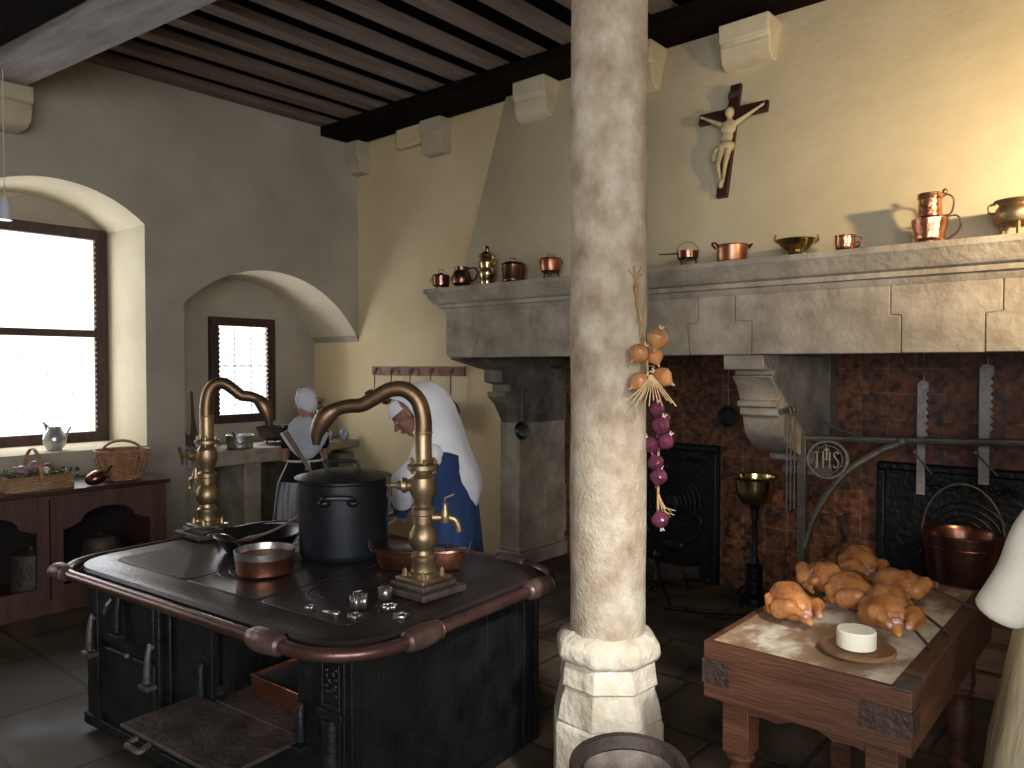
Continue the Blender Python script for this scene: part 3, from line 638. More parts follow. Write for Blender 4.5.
# ------------------------------------------------------------------ mantel pieces
ZM = 2.236
def bail(mb, r, h, z, tilt=0.0, rr=.0035):
    mb.tube([(r*math.cos(a), h*math.sin(a)*math.sin(tilt), z+h*math.sin(a)*math.cos(tilt)) for a in [PI*i/16 for i in range(17)]], rr, 6)
def tri(mb, r, h, rr=.006):
    for i in range(3):
        a = 2*PI*i/3+.5; mb.tube([(r*.8*math.cos(a), r*.8*math.sin(a), h+.01), (r*math.cos(a), r*math.sin(a), 0)], rr, 6)
YM = 4.12
G = 'copper and brass vessels on the mantel shelf'
t = thing('lidded_pot', 'small dark copper lidded pot at the left end of the mantel', 'pot', (-4.27, YM+.01, ZM), .3, G)
MB().lathe([(0, .02), (.05, .02), (.065, .03), (.068, .10), (.062, .10), (.06, .03), (0, .025)], seg=24).build('body', M['copperdark'], t)
mb = MB().lathe([(0, .13), (.012, .128), (.014, .12), (.06, .112), (.072, .10), (0, .10)], seg=24); mb.build('lid', M['copperdark'], t)
mb = MB(); tri(mb, .06, .03); mb.build('legs', M['ironrough'], t)
mb = MB(); [mb.tube([(sx*.066, 0, .06), (sx*.09, 0, .065), (sx*.09, 0, .085), (sx*.066, 0, .09)], .004, 6) for sx in (-1, 1)]; mb.tube([(-.02, 0, .125), (-.02, 0, .15), (.02, 0, .15), (.02, 0, .125)], .003, 6); mb.build('handles', M['ironrough'], t)
t = thing('copper_jug', 'dark copper bellied jug with loop handle, second from left on mantel', 'jug', (-4.04, YM, ZM), .75, G)
MB().lathe([(0, .012), (.05, .012), (.07, .03), (.076, .06), (.066, .10), (.052, .125), (.055, .15), (.05, .15), (.046, .125), (.06, .09), (.06, .03), (0, .02)], seg=26).build('body', M['copperdark'], t)
MB().tube(bez([(.05, 0, .14), (.10, 0, .145), (.118, 0, .11), (.10, 0, .06), (.07, 0, .05)], 20), .006, 8).build('handle', M['copperdark'], t)
mb = MB(); tri(mb, .05, .02); mb.build('legs', M['copperdark'], t)
t = thing('brass_urn', 'tall ribbed brass urn with domed lid on the mantel left of the column', 'urn', (-3.78, YM, ZM), 0, G)
MB().lathe([(0, 0), (.045, 0), (.05, .02), (.046, .04), (.055, .06), (.06, .09), (.054, .11), (.05, .125), (.058, .15), (.056, .18), (.05, .19), (.06, .20), (0, .20)], seg=26).build('body', M['brassbright'], t)
MB().lathe([(.062, .20), (.06, .215), (.045, .23), (.03, .24), (.012, .25), (.02, .265), (.012, .28), (0, .282)], seg=24).build('lid', M['brassbright'], t)
mb = MB(); [mb.tube(bez([(sx*.055, 0, .19), (sx*.08, 0, .17), (sx*.075, 0, .14), (sx*.056, 0, .13)], 12), .006, 6) for sx in (-1, 1)]; mb.build('handles', M['brassbright'], t)
t = thing('copper_kettle', 'wide copper kettle with lid and hanging bail beside the brass urn', 'kettle', (-3.53, YM, ZM), .4, G)
MB().lathe([(0, 0), (.078, 0), (.084, .01), (.084, .02), (.08, .03), (.082, .12), (.09, .125), (.086, .13), (0, .13)], seg=30).build('body', M['copperdark'], t)
MB().lathe([(0, .145), (.07, .14), (.082, .13)], seg=30).tube([(-.025, 0, .142), (-.02, 0, .17), (.02, 0, .17), (.025, 0, .142)], .004, 6).build('lid', M['copperdark'], t)
mb = MB(); bail(mb, .09, -.09, .11, -.55); mb.build('bail', M['ironrough'], t)
t = thing('tripod_pot', 'reddish copper tripod pot with bail on the mantel nearest the column', 'pot', (-3.20, YM, ZM), .5, G)
MB().lathe([(0, .04), (.05, .04), (.066, .055), (.072, .09), (.07, .13), (.076, .135), (.07, .14), (.066, .13), (.06, .06), (0, .05)], seg=26).build('body', M['copper'], t)
mb = MB(); tri(mb, .062, .05); mb.build('legs', M['ironrough'], t)
mb = MB(); bail(mb, .078, -.075, .125, -.5); mb.tube([(-.025, .01, .135), (-.025, .01, .165), (.025, .01, .165), (.025, .01, .135)], .003, 6); mb.build('bail', M['ironrough'], t)
t = thing('skillet', 'small copper skillet on three legs with thin handle pointing left', 'skillet', (-2.17, YM-.02, ZM), .25, G)
MB().lathe([(0, .035), (.05, .035), (.06, .045), (.064, .085), (.06, .085), (.055, .045), (0, .04)], seg=26).build('body', M['copperdark'], t)
MB().tube([(-.062, 0, .075), (-.16, -.01, .075), (-.165, -.01, .075)], [.005, .004, .008], 6).build('handle', M['ironrough'], t)
mb = MB(); tri(mb, .055, .04); mb.build('legs', M['ironrough'], t)
mb = MB(); bail(mb, .064, .06, .08, -.3, .002); mb.build('bail', M['ironrough'], t)
t = thing('copper_casserole', 'straight-sided copper casserole with two raised loop handles on the mantel', 'casserole', (-1.90, YM-.01, ZM), .85, G)
MB().lathe([(0, 0), (.078, 0), (.082, .01), (.084, .09), (.088, .094), (.08, .094), (.077, .01), (0, .006)], seg=32).build('body', M['copper'], t)
mb = MB(); [mb.tube(bez([(sx*.084, -.03, .075), (sx*.11, -.02, .10), (sx*.11, .02, .10), (sx*.084, .03, .075)], 14), .0055, 6) for sx in (-1, 1)]; mb.build('handles', M['copperdark'], t)
t = thing('brass_brazier', 'shallow wide brass bowl on a small foot with upright lugs on the mantel', 'bowl', (-1.54, YM, ZM), .6, G)
MB().lathe([(0, 0), (.055, 0), (.05, .015), (.035, .022), (.06, .035), (.085, .06), (.10, .085), (.105, .088), (.095, .082), (.05, .045), (0, .035)], seg=32).build('bowl', M['brassbright'], t)
mb = MB(); [mb.tube(bez([(sx*.09, 0, .07), (sx*.112, 0, .085), (sx*.108, 0, .115)], 8), .006, 6) for sx in (-1, 1)]; mb.tube([(.03, -.09, .08), (.02, -.1, .05), (.01, -.07, .02)], .005, 6); mb.build('lugs', M['brass'], t)
t = thing('copper_mug', 'small hammered bright copper mug with side handle on the mantel', 'mug', (-1.29, YM, ZM), -.3, G)
MB().lathe([(0, 0), (.06, 0), (.05, .008), (.046, .02), (.05, .045), (.048, .07), (.052, .082), (.047, .082), (.044, .02), (0, .01)], seg=28).build('body', M['copperbright'], t)
MB().tube(bez([(.048, 0, .012), (.075, 0, .02), (.08, 0, .035), (.065, 0, .04)], 12), .004, 6).tube(bez([(.05, .0, .07), (.085, .01, .06), (.09, .01, .02)], 10), .0018, 5).build('handle', M['copperdark'], t)
t = thing('copper_pitcher', 'tall bright copper pitcher with two scrolled handles on the mantel', 'pitcher', (-.90, YM, ZM), .65, G)
MB().lathe([(0, 0), (.068, 0), (.07, .008), (.064, .02), (.068, .035), (.066, .045), (.078, .09), (.08, .115), (.052, .13), (.05, .21), (.056, .215), (.054, .235), (.056, .238), (.05, .238), (.046, .21), (.046, .13), (0, .1)], seg=32).build('body', M['copperbright'], t)
MB().tube(bez([(.053, 0, .225), (.085, 0, .235), (.11, 0, .21), (.10, 0, .15), (.07, 0, .135), (.053, 0, .14)], 24), .0045, 6).tube(bez([(.078, 0, .13), (.125, 0, .135), (.145, 0, .10), (.13, 0, .06), (.085, 0, .025), (.072, 0, .02)], 24), .0045, 6).ell((.068, 0, .25), (.012, .008, .014)).build('handles', M['brassdark'], t)
t = thing('brass_cauldron', 'round-bellied brass cauldron on legs at the right end of the mantel', 'cauldron', (-.545, YM, ZM), .2, G)
MB().lathe([(0, .04), (.04, .042), (.075, .06), (.09, .09), (.086, .12), (.07, .14), (.078, .15), (.095, .158), (.088, .16), (.066, .145), (.08, .1), (0, .05)], seg=32).build('body', M['brass'], t)
mb = MB(); tri(mb, .07, .06, .010); mb.build('legs', M['brass'], t)
mb = MB(); [mb.tube(bez([(sx*.085, 0, .15), (sx*.11, 0, .14), (sx*.108, 0, .11), (sx*.088, 0, .105)], 12), .006, 6) for sx in (-1, 1)]; mb.build('handles', M['brass'], t)

# ------------------------------------------------------------------ stone column
t = thing('stone_column', 'round stone column with octagonal moulded base in the middle of the kitchen', 'column', (-1.61, 2.426, 0))
sh = MB(); prof = [(.142-.003*math.sin(i*.7)*.5, .60+i*.08) for i in range(44)]; prof.append((.142, ZC))
sh.lathe(prof, seg=48).rough(.002, 6)
sh.build('shaft', M['col'], t)
# octagonal base
def octring(r, z, rot=math.radians(40.7+22.5)): return [(r*math.cos(2*PI*i/8+rot), r*math.sin(2*PI*i/8+rot), z) for i in range(8)]
o8 = MB().loft([octring(r, z) for r, z in [(.215, 0), (.215, .33), (.205, .345), (.21, .35), (.195, .42), (.182, .455), (.182, .47), (.192, .475), (.186, .50), (.180, .56), (.19, .575)]])
o8.rough(.003, 6).build('octagonal_base', M['colbase'], t, bevel=.006)
tr_ = MB().lathe([(.17, .555), (.195, .565), (.205, .59), (.20, .62), (.18, .645), (.15, .66), (.14, .665)], seg=8, m=Matrix.Rotation(math.radians(40.7+22.5), 4, 'Z')).build('torus_moulding', M['colbase'], t, bevel=.012)

# onion strings
def onion(mb, rootmb, c, r, rot):
    mt = Matrix.Translation(c) @ rot.to_4x4()
    prof = [(0, -r*.95), (r*.35, -r*.88), (r*.8, -r*.5), (r, 0), (r*.85, r*.45), (r*.45, r*.78), (r*.16, r*1.05), (r*.1, r*1.35), (0, r*1.4)]
    mb.lathe(prof, seg=18, m=mt)
    rootmb.lathe([(0, -r*1.02), (r*.2, -r*1.0), (r*.22, -r*.9), (0, -r*.85)], seg=8, m=mt)
    for k_ in range(6):
        a = k_; rootmb.tube([mt @ Vector((r*.1*math.cos(a), r*.1*math.sin(a), -r)), mt @ Vector((r*.25*math.cos(a), r*.25*math.sin(a), -r*1.25))], .0012, 4)
rt_ = Vector((.758, .652, 0)); tw = Vector((.652, -.758, 0))   # image right / toward camera
t = thing('onion_string', 'string of five yellow onions tied with twine on the column', 'onion string', (-1.61+rt_.x*.08+tw.x*.13, 2.426+rt_.y*.08+tw.y*.13, 1.98))
def L3(a, b_, c): return rt_*a + tw*b_ + Vector((0, 0, c))
cord = MB().tube(bez([L3(0, .0, 0), L3(.0, .004, -.06), L3(.018, .01, -.16), L3(.032, .02, -.24), L3(.04, .03, -.36), L3(.05, .03, -.40)], 24), .005, 6)
for k_ in range(7): cord.tube([L3(0, 0, -.02), L3(.03*math.cos(k_*.9), .008, .0+.03*abs(math.sin(k_*.9)))], .0025, 5)
cord.tube([L3(0, .004, -.06+0), L3(.004, .012, -.04), L3(-.004, .012, -.05)], .008, 6)
cord.build('twine', M['twine'], t)
for a, b_, c, r, tx in [(.072, .045, -.235, .040, 2.6), (.006, .045, -.285, .037, 2.2), (.066, .02, -.295, .032, 3.3), (.008, .045, -.385, .036, 2.0), (.088, .045, -.37, .038, 3.9)]:
    mb = MB(); rm = MB(); onion(mb, rm, L3(a, b_, c), r, Matrix.Rotation(tx, 3, tw) @ Matrix.Rotation(.3, 3, 'X'))
    o = mb.build('onion', M['onion'], t); rm.build('root_tuft', M['rootwhite'], o)
mb = MB()
for k_ in range(12):
    a = (k_-5.5)*.012; mb.tube([L3(.045, .07, -.36), L3(.045+a*.6, .08, -.41), L3(.045+a*1.3, .075, -.45-.01*(k_ % 3))], .0022, 5)
mb.build('dry_stalks', M['straw'], t)
t = thing('red_onion_string', 'string of purple red onions hanging beyond the right edge of the column', 'onion string', (-1.61+rt_.x*.185+tw.x*.02, 2.426+rt_.y*.185+tw.y*.02, 1.62))
MB().tube(bez([L3(-.02, 0, .03), L3(-.005, 0, -.1), L3(0, 0, -.3), L3(.0, 0, -.52), L3(.004, 0, -.55)], 20), .005, 6).tube([L3(-.045, -.01, .03), L3(-.02, 0, .03)], .004, 6).build('twine', M['twine'], t)
for a, b_, c, r, tx in [(-.005, .0, -.075, .026, .3), (-.008, .01, -.13, .030, 3.0), (.005, .02, -.19, .036, 2.8), (.02, -.02, -.17, .032, 3.4), (.024, .01, -.25, .034, 2.5), (-.032, .0, -.265, .034, 3.6), (-.012, .015, -.33, .032, .4), (-.002, .02, -.38, .034, 2.9), (.008, .0, -.545, .034, .2)]:
    mb = MB(); rm = MB(); onion(mb, rm, L3(a, b_, c), r, Matrix.Rotation(tx, 3, tw))
    o = mb.build('onion', M['redonion'], t); rm.build('root_tuft', M['rootwhite'], o)
mb = MB()
for k_ in range(7): mb.tube([L3(.0, 0, -.46+.004*k_), L3(.012+.006*(k_ % 3), .004*(k_-3), -.485-.004*k_), L3(.022+.011*((k_*3) % 5), .009*(k_-3), -.50-.011*((k_*2) % 5))], .0014, 5)
mb.build('dry_stalks', M['straw'], t)

# ------------------------------------------------------------------ mortar in the foreground
t = thing('mortar', 'large dark worn stone mortar in the foreground before the column base', 'mortar', (-1.165, 1.87, -.015))
MB().lathe([(0, 0), (.15, 0), (.15, .05), (.12, .1), (.13, .25), (.165, .40), (.172, .52), (.168, .535), (.145, .535), (.135, .50)], seg=36, cap=False).rough(.006, 7).build('mortar_body', M['stonebowl'], t)
MB().lathe([(.135, .50), (.115, .40), (.07, .30), (0, .27)], seg=36, cap=False).rough(.003, 9).build('hollow', M['stonebowl_in'], t)

# ------------------------------------------------------------------ butcher's table
t = thing('butcher_table', 'sturdy butcher block table with dovetailed sides and turned legs', 'table', (-.80, 2.77, 0))
x0, x1, y0, y1 = -.295, .295, -.585, .585
MB().box(x0+.025, x1-.055, y0+.025, y1-.025, .625, .7995).build('block_top', M['blocktop'], t)
MB().box(x0, x1, y0, y0+.024, .625, .80).box(x0, x1, y1-.024, y1, .625, .80).box(x0, x0+.024, y0+.0245, y1-.0245, .625, .80).build('side_board', M['butcher'], t, bevel=.003)
MB().box(x1-.054, x1, y0+.0245, y1-.0245, .625, .802).build('side_board', M['butcher_y'], t, bevel=.004)
en = MB(); e_ = .003
for (a, b_) in ((x0-e_, x0+.085), (x1-.13, x1+e_)):
    en.box(a, b_, y0-e_, y0+.01, .672, .745)
en.box(x1-.01, x1+e_, y0+.0103, y0+.075, .672, .745).build('dovetail_end', M['endgrain'], t)
MB().box(x1-.05, x1+.002, y0+.0, y0+.10, .795, .803).box(x1-.05, x1+.002, y0+.13, y0+.15, .795, .8035).build('corner_strap', M['irongrey'], t)
ap = [(x0+.05, .62), (x1-.05, .62), (x1-.05, .54)] + [(x1-.05-.49*(i/24), .54+.05*math.sin(PI*i/24)+.018*abs(math.sin(3*PI*i/24))) for i in range(1, 24)] + [(x0+.05, .54)]
MB().prism(ap, 'y', y0+.05, y0+.075).prism(ap, 'y', y1-.075, y1-.05).build('apron_board', M['butcher'], t)
ay = [(y0+.08, .62), (y1-.08, .62), (y1-.08, .54)] + [(y1-.08-1.01*(i/24), .54+.05*math.sin(PI*i/24)) for i in range(1, 24)] + [(y0+.08, .54)]
MB().prism(ay, 'x', x0+.05, x0+.075).prism(ay, 'x', x1-.075, x1-.05).build('apron_board', M['butcher_y'], t)
for sx in (x0+.085, x1-.085):
    for sy in (y0+.085, y1-.085):
        MB().box(sx-.042, sx+.042, sy-.042, sy+.042, .45, .625).lathe([(.03, .45), (.045, .435), (.03, .415), (.028, .40), (.045, .36), (.043, .28), (.03, .20), (.028, .17), (.04, .155), (.03, .14)], (sx, sy, 0), 20).box(sx-.04, sx+.04, sy-.04, sy+.04, 0, .14).build('leg', M['butcher'], t, bevel=.003)
ZT = .801
# chickens
def chicken(loc, rz, label, kind=0, sc=1.0):
    t = thing('plucked_chicken', label, 'chicken', loc, rz, 'plucked chickens on the butcher table')
    b = MB(); s_ = sc
    # +x = tail/vent end, breast up, 26 cm
    b.ell((0, 0, .058*s_), (.095*s_, .060*s_, .055*s_)).ell((-.045*s_, 0, .065*s_), (.062*s_, .058*s_, .055*s_)).ell((-.03*s_, .018*s_, .088*s_), (.06*s_, .03*s_, .034*s_)).ell((-.03*s_, -.018*s_, .088*s_), (.06*s_, .03*s_, .034*s_))
    for sy in (-1, 1):
        b.cap((.025*s_, sy*.056*s_, .05*s_), (.075*s_, sy*.048*s_, .072*s_), .034*s_, .027*s_, 5).cap((.075*s_, sy*.048*s_, .072*s_), (.125*s_, sy*.028*s_, .062*s_), .022*s_, .012*s_, 6)
        b.ell((.13*s_, sy*.026*s_, .06*s_), (.013*s_, .012*s_, .012*s_))
        b.cap((-.06*s_, sy*.056*s_, .062*s_), (-.02*s_, sy*.070*s_, .034*s_), .017*s_, .015*s_, 5).cap((-.02*s_, sy*.070*s_, .034*s_), (-.065*s_, sy*.066*s_, .024*s_), .014*s_, .009*s_, 5)
    b.cap((.09*s_, 0, .04*s_), (.125*s_, 0, .032*s_), .022*s_, .010*s_, 5)
    if kind == 1: b.cap((-.1*s_, 0, .06*s_), (-.12*s_, .03*s_, .03*s_), .02*s_, .013*s_, 6)
    b.build('skin', M['chicken'], t, remesh=.0042)
    MB().ell((.098*s_, 0, .054*s_), (.012*s_, .020*s_, .015*s_)).rough(.002, 60).build('cavity_edge', M['meat'], t)
    for sy in (-1, 1): MB().ell((.139*s_, sy*.024*s_, .058*s_), (.009, .010, .010)).rough(.002, 60).build('leg_stump', M['meat'], t)
    return t
chicken((-.955, 2.545, ZT), -.75, 'trussed raw chicken lying alone at the left edge of the butcher table', 0, .98)
chicken((-.985, 2.93, ZT), 2.3, 'raw chicken at the back left, rump turned away from the camera', 1, 1.0)
chicken((-.835, 2.80, ZT), -.6, 'raw chicken in the middle of the table between four others', 1, 1.0)
chicken((-.93, 3.22, ZT), -1.0, 'raw chicken furthest back on the butcher table near the hearth', 0, 1.05)
chicken((-.745, 3.02, ZT), .9, 'dark golden chicken speared on the long spit at the right', 0, .95)
chicken((-.68, 2.65, ZT), -1.15, 'large raw chicken right behind the white cheese', 0, 1.12)
# spits
for k_, (p, q, l_) in enumerate([((-.80, 2.98, .835), (-.545, 2.55, .81), 'thin iron spit pointing toward the table corner from the golden chicken'), ((-.83, 3.10, .84), (-.53, 2.72, .81), 'thin iron spit lying along the right edge of the butcher table'), ((-.82, 3.17, .88), (-.52, 3.06, .81), 'thin iron spit crossing the table near its far right corner')]):
    p = Vector(p); q = Vector(q)
    mb = MB().tube([p, q, q+(q-p).normalized()*.02], [.005, .005, .002], 6)
    tag(mb.build('roasting_spit', M['ironrough']), l_, 'spit', 'iron spits on the butcher table')
t = thing('cheese_plate', 'round brown wooden plate carrying the white cheese', 'plate', (-.70, 2.385, ZT))
MB().lathe([(0, 0), (.085, 0), (.104, .008), (.106, .016), (.100, .019), (.088, .012), (0, .012)], seg=44).build('dish', M['plate'], t)
c = MB().lathe([(0, 0), (.050, 0), (.055, .004), (.055, .050), (.052, .054), (0, .054)], (-.705, 2.39, ZT+.0135), 36).build('cheese', M['cheese'])
tag(c, 'drum-shaped white cheese standing on the wooden plate', 'cheese')

# ------------------------------------------------------------------ the stove
TH = .77
st_ = thing('cooking_stove', 'large black cast iron range with brown top and bronze towel rail', 'stove', (-1.93, 1.46, 0), math.radians(4.8))
LX, LY = 1.87, 1.20
def rrect(x0, x1, y0, y1, r, n=8):
    P = []
    for cx, cy, a in ((x1-r, y0+r, -90), (x1-r, y1-r, 0), (x0+r, y1-r, 90), (x0+r, y0+r, 180)):
        P += arc(cx, cy, r, a, a+90, n)
    return P
def slab(mb, P, z0, z1, ins=0): return mb.prism(P, 'z', z0, z1)
s1 = MB(); lay = []
for ins, z in ((.012, TH-.05), (0, TH-.04), (0, TH-.018), (.01, TH-.006), (.03, TH)):
    lay.append([(a, b_, z) for a, b_ in rrect(-LX+ins, -ins, ins, LY-ins, .21-ins)])
s1.loft(lay).build('stove_top', M['irontop'], st_, ang=30)
# raised plates with seams
def plate(poly, z0, z1, name='cover_plate', bev=.004): return MB().prism(poly, 'z', z0, z1).build(name, M['irontop'], st_, bevel=bev)
plate(rrect(-LX+.16, -1.12, .14, LY-.14, .05, 4), TH-.002, TH+.004)
plate(rrect(-1.11, -.66, .14, LY-.14, .01, 2), TH-.002, TH+.0045)
plate(rrect(-.65, -.16, .14, LY-.14, .05, 4), TH-.002, TH+.004)
for cx, cy, r in ((-1.02, .42, .165), (-1.1, .82, .23), (-.45, .42, .16)):
    cx = max(cx, -1.9)
    for rr in (r, r*.72): MB().tube([(cx+rr*math.cos(a), cy+rr*math.sin(a), TH+.0045) for a in [2*PI*i/48 for i in range(48)]], .004, 6, True, flat=.5).build('burner_ring', M['irontop'], st_)
# body
body = MB()
bx0, bx1, by0, by1 = -LX+.06, -.07, .07, LY-.06
# front face pieces around the oven opening
OX0, OX1, OZ0, OZ1 = -.79, -.31, .39, .69
body.box(bx0, OX0, by0, by1, .03, TH-.05).box(OX1, bx1, by0, by1, .03, TH-.05).box(OX0, OX1, by0, by1, .03, OZ0-.02).box(OX0, OX1, by0, by1, OZ1, TH-.05).box(OX0, OX1, by0+.75, by1, OZ0-.02, OZ1)
body.build('body', M['iron'], st_)
MB().box(OX0+.002, OX1-.002, by0-.0135, by0+.74, OZ0-.019, OZ0+.003).build('oven_floor', M['ironrough'], st_)
# oven frame with rounded opening
fr = MB(); ring_o = rrect(OX0-.07, OX1+.07, OZ0-.06, OZ1+.008, .02, 6); ring_i = rrect(OX0, OX1, OZ0-.0, OZ1-.01, .045, 6)
A = [fr.b.verts.new((a, by0-.012, b_)) for a, b_ in ring_o]; B = [fr.b.verts.new((a, by0-.012, b_)) for a, b_ in ring_i]; Bk = [fr.b.verts.new((a, by0+.02, b_)) for a, b_ in ring_i]; Ak = [fr.b.verts.new((a, by0, b_)) for a, b_ in ring_o]
n = len(A)
for i in range(n):
    j = (i+1) % n
    fr.b.faces.new((A[i], A[j], B[j], B[i])); fr.b.faces.new((B[i], B[j], Bk[j], Bk[i])); fr.b.faces.new((A[i], Ak[i], Ak[j], A[j]))
fr.build('oven_frame', M['iron'], st_)
# drop-down oven door
dd = MB().box(-.90, -.29, -.25, by0-.014, .372, .388).rough(.002, 6).build('oven_door', M['ironrough'], st_, bevel=.006)
for sx in (-.86, -.275):
    MB().tube([(sx, by0-.03, .39), (sx, by0-.03, .50), (sx, by0-.02, .52)], [.018, .016, .008], 8).box(sx-.03, sx+.03, by0-.06, by0-.014, .36, .382).build('door_bracket', M['iron'], st_, bevel=.004)
MB().tube(bez([(-.80, -.24, .36), (-.80, -.275, .35), (-.76, -.285, .36), (-.72, -.275, .35), (-.72, -.24, .36)], 16), .011, 8).build('oven_door_handle', M['irongrey'], st_)
# front: two closed doors at the left with latches
def fdoor(x0, x1, z0, z1):
    d = MB().box(x0, x1, by0-.018, by0, z0, z1).build('fire_door', M['iron'], st_, bevel=.008)
    return d
fdoor(-1.66, -1.22, .44, .69); fdoor(-1.66, -1.22, .12, .42)
fr2 = MB().box(-1.71, -1.675, by0-.022, by0, .06, .70).box(-1.205, -1.17, by0-.022, by0, .06, .70).box(-1.12, -1.10, by0-.014, by0, .06, .70).box(-.83, -.81, by0-.014, by0, .06, .70).box(bx0, bx1, by0-.02, by0, .03, .08)
fr2.build('front_moulding', M['iron'], st_, bevel=.005)
for (lx, zt) in ((-1.70, .55), (-1.22, .52), (-1.46, .68)):
    mb = MB().tube([(lx, by0-.03, zt), (lx, by0-.04, zt-.06), (lx, by0-.045, zt-.16)], [.010, .014, .018], 8).box(lx-.035, lx+.035, by0-.065, by0-.018, zt-.185, zt-.165)
    mb.tube([(lx, by0, zt-.02), (lx, by0-.03, zt-.02)], .012, 8)
    mb.build('latch_lever', M['irongrey'] if lx != -1.46 else M['iron'], st_, bevel=.003)
MB().tube([(-1.55, by0-.02, .64), (-1.55, by0-.04, .62), (-1.57, by0-.04, .58)], .008, 6).ell((-1.42, by0-.02, .42), (.012, .012, .012)).build('door_knob', M['irongrey'], st_)
# corner pilaster with relief at the near corner
pl = MB().box(-.19, -.07, by0-.02, by0, .05, .70).box(-.175, -.165, by0-.028, by0-.02, .08, .69).box(-.095, -.085, by0-.028, by0-.02, .08, .69).box(-.165, -.095, by0-.03, by0-.02, .53, .55).box(-.19, -.07, by0-.035, by0-.02, .50, .53).lathe([(.026, .08), (.03, .12), (.03, .46), (.026, .50)], (-.13, by0-.018, 0), 16)
for i in range(14): pl.ell((-.13+.024*math.cos(i*2.4), by0-.022, .58+.0065*i), (.011, .008, .01), seg=8)
pl.build('corner_pilaster', M['iron'], st_, bevel=.002)
sd = MB()
sd.box(bx1, bx1+.014, by0, by0+.04, .03, .70).box(bx1, bx1+.014, by1-.10, by1, .03, .70).box(bx1, bx1+.014, by0+.04, by1-.1, .03, .07)
sd.box(bx1, bx1+.02, by1-.02, by1, .03, .70)
for i in range(9): sd.tube([(bx1+.001, .2+.1*i, .08), (bx1+.001, .2+.1*i, .70)], .002, 4)
sd.build('side_frame', M['iron'], st_, bevel=.003)
# rail
RO = .05; zr = .742
rp = [(a, b_, zr) for a, b_ in rrect(-LX-RO+.0, RO, -RO, LY+RO, .25, 10)]
MB().tube(rp, .023, 12, True).build('rail', M['railpipe'], st_)
def collar(a, b_, label=None):
    a = Vector(a); b_ = Vector(b_); d = (b_-a)
    pts = [a + d*t_ for t_ in (0, .06, .08, .25, .5, .78, .92, .94, 1)]
    return MB().tube(pts, [.026, .03, .034, .040, .042, .038, .031, .034, .026], 14).build('rail_collar', M['collar'], st_)
collar((-.42, -RO, zr), (-.25, -RO, zr)); collar((RO, .20, zr), (RO, .38, zr)); collar((RO, LY-.30, zr), (RO, LY-.13, zr)); collar((-LX+.14, -RO, zr), (-LX+.02, -RO, zr)); collar((-.35, LY+RO, zr), (-.2, LY+RO, zr))
for (a, b_) in ((-.30, None), (-1.72, None)):
    MB().tube([(a, -RO, zr), (a, .03, zr+.01)], .012, 8).build('rail_bracket', M['iron'], st_)
for b_ in (.3, LY-.2): MB().tube([(RO, b_, zr), (-.03, b_, zr+.01)], .012, 8).build('rail_bracket', M['iron'], st_)
# copper pan in the oven
R4 = WM(st_)
t = thing('copper_tray', 'shiny rectangular copper tray inside the open oven', 'tray', tuple(R4 @ Vector((-.54, .27, .3935))), math.radians(93))
MB().box(-.11, .10, -.18, .18, 0, .004).box(-.11, -.106, -.18, .18, .004, .075).box(.096, .10, -.18, .18, .004, .075).box(-.106, .096, -.18, -.176, .004, .075).box(-.106, .096, .176, .18, .004, .075).build('tray_body', M['copper'], t, bevel=.002)
MB().tube([(-.11, -.18, .075), (.10, -.18, .075), (.10, .18, .075), (-.11, .18, .075)], .005, 6, True).build('rolled_rim', M['copperbright'], t)
MB().box(-.1055, .0955, -.1755, .1755, .0045, .066).build('tin_lining', M['tin'], t)

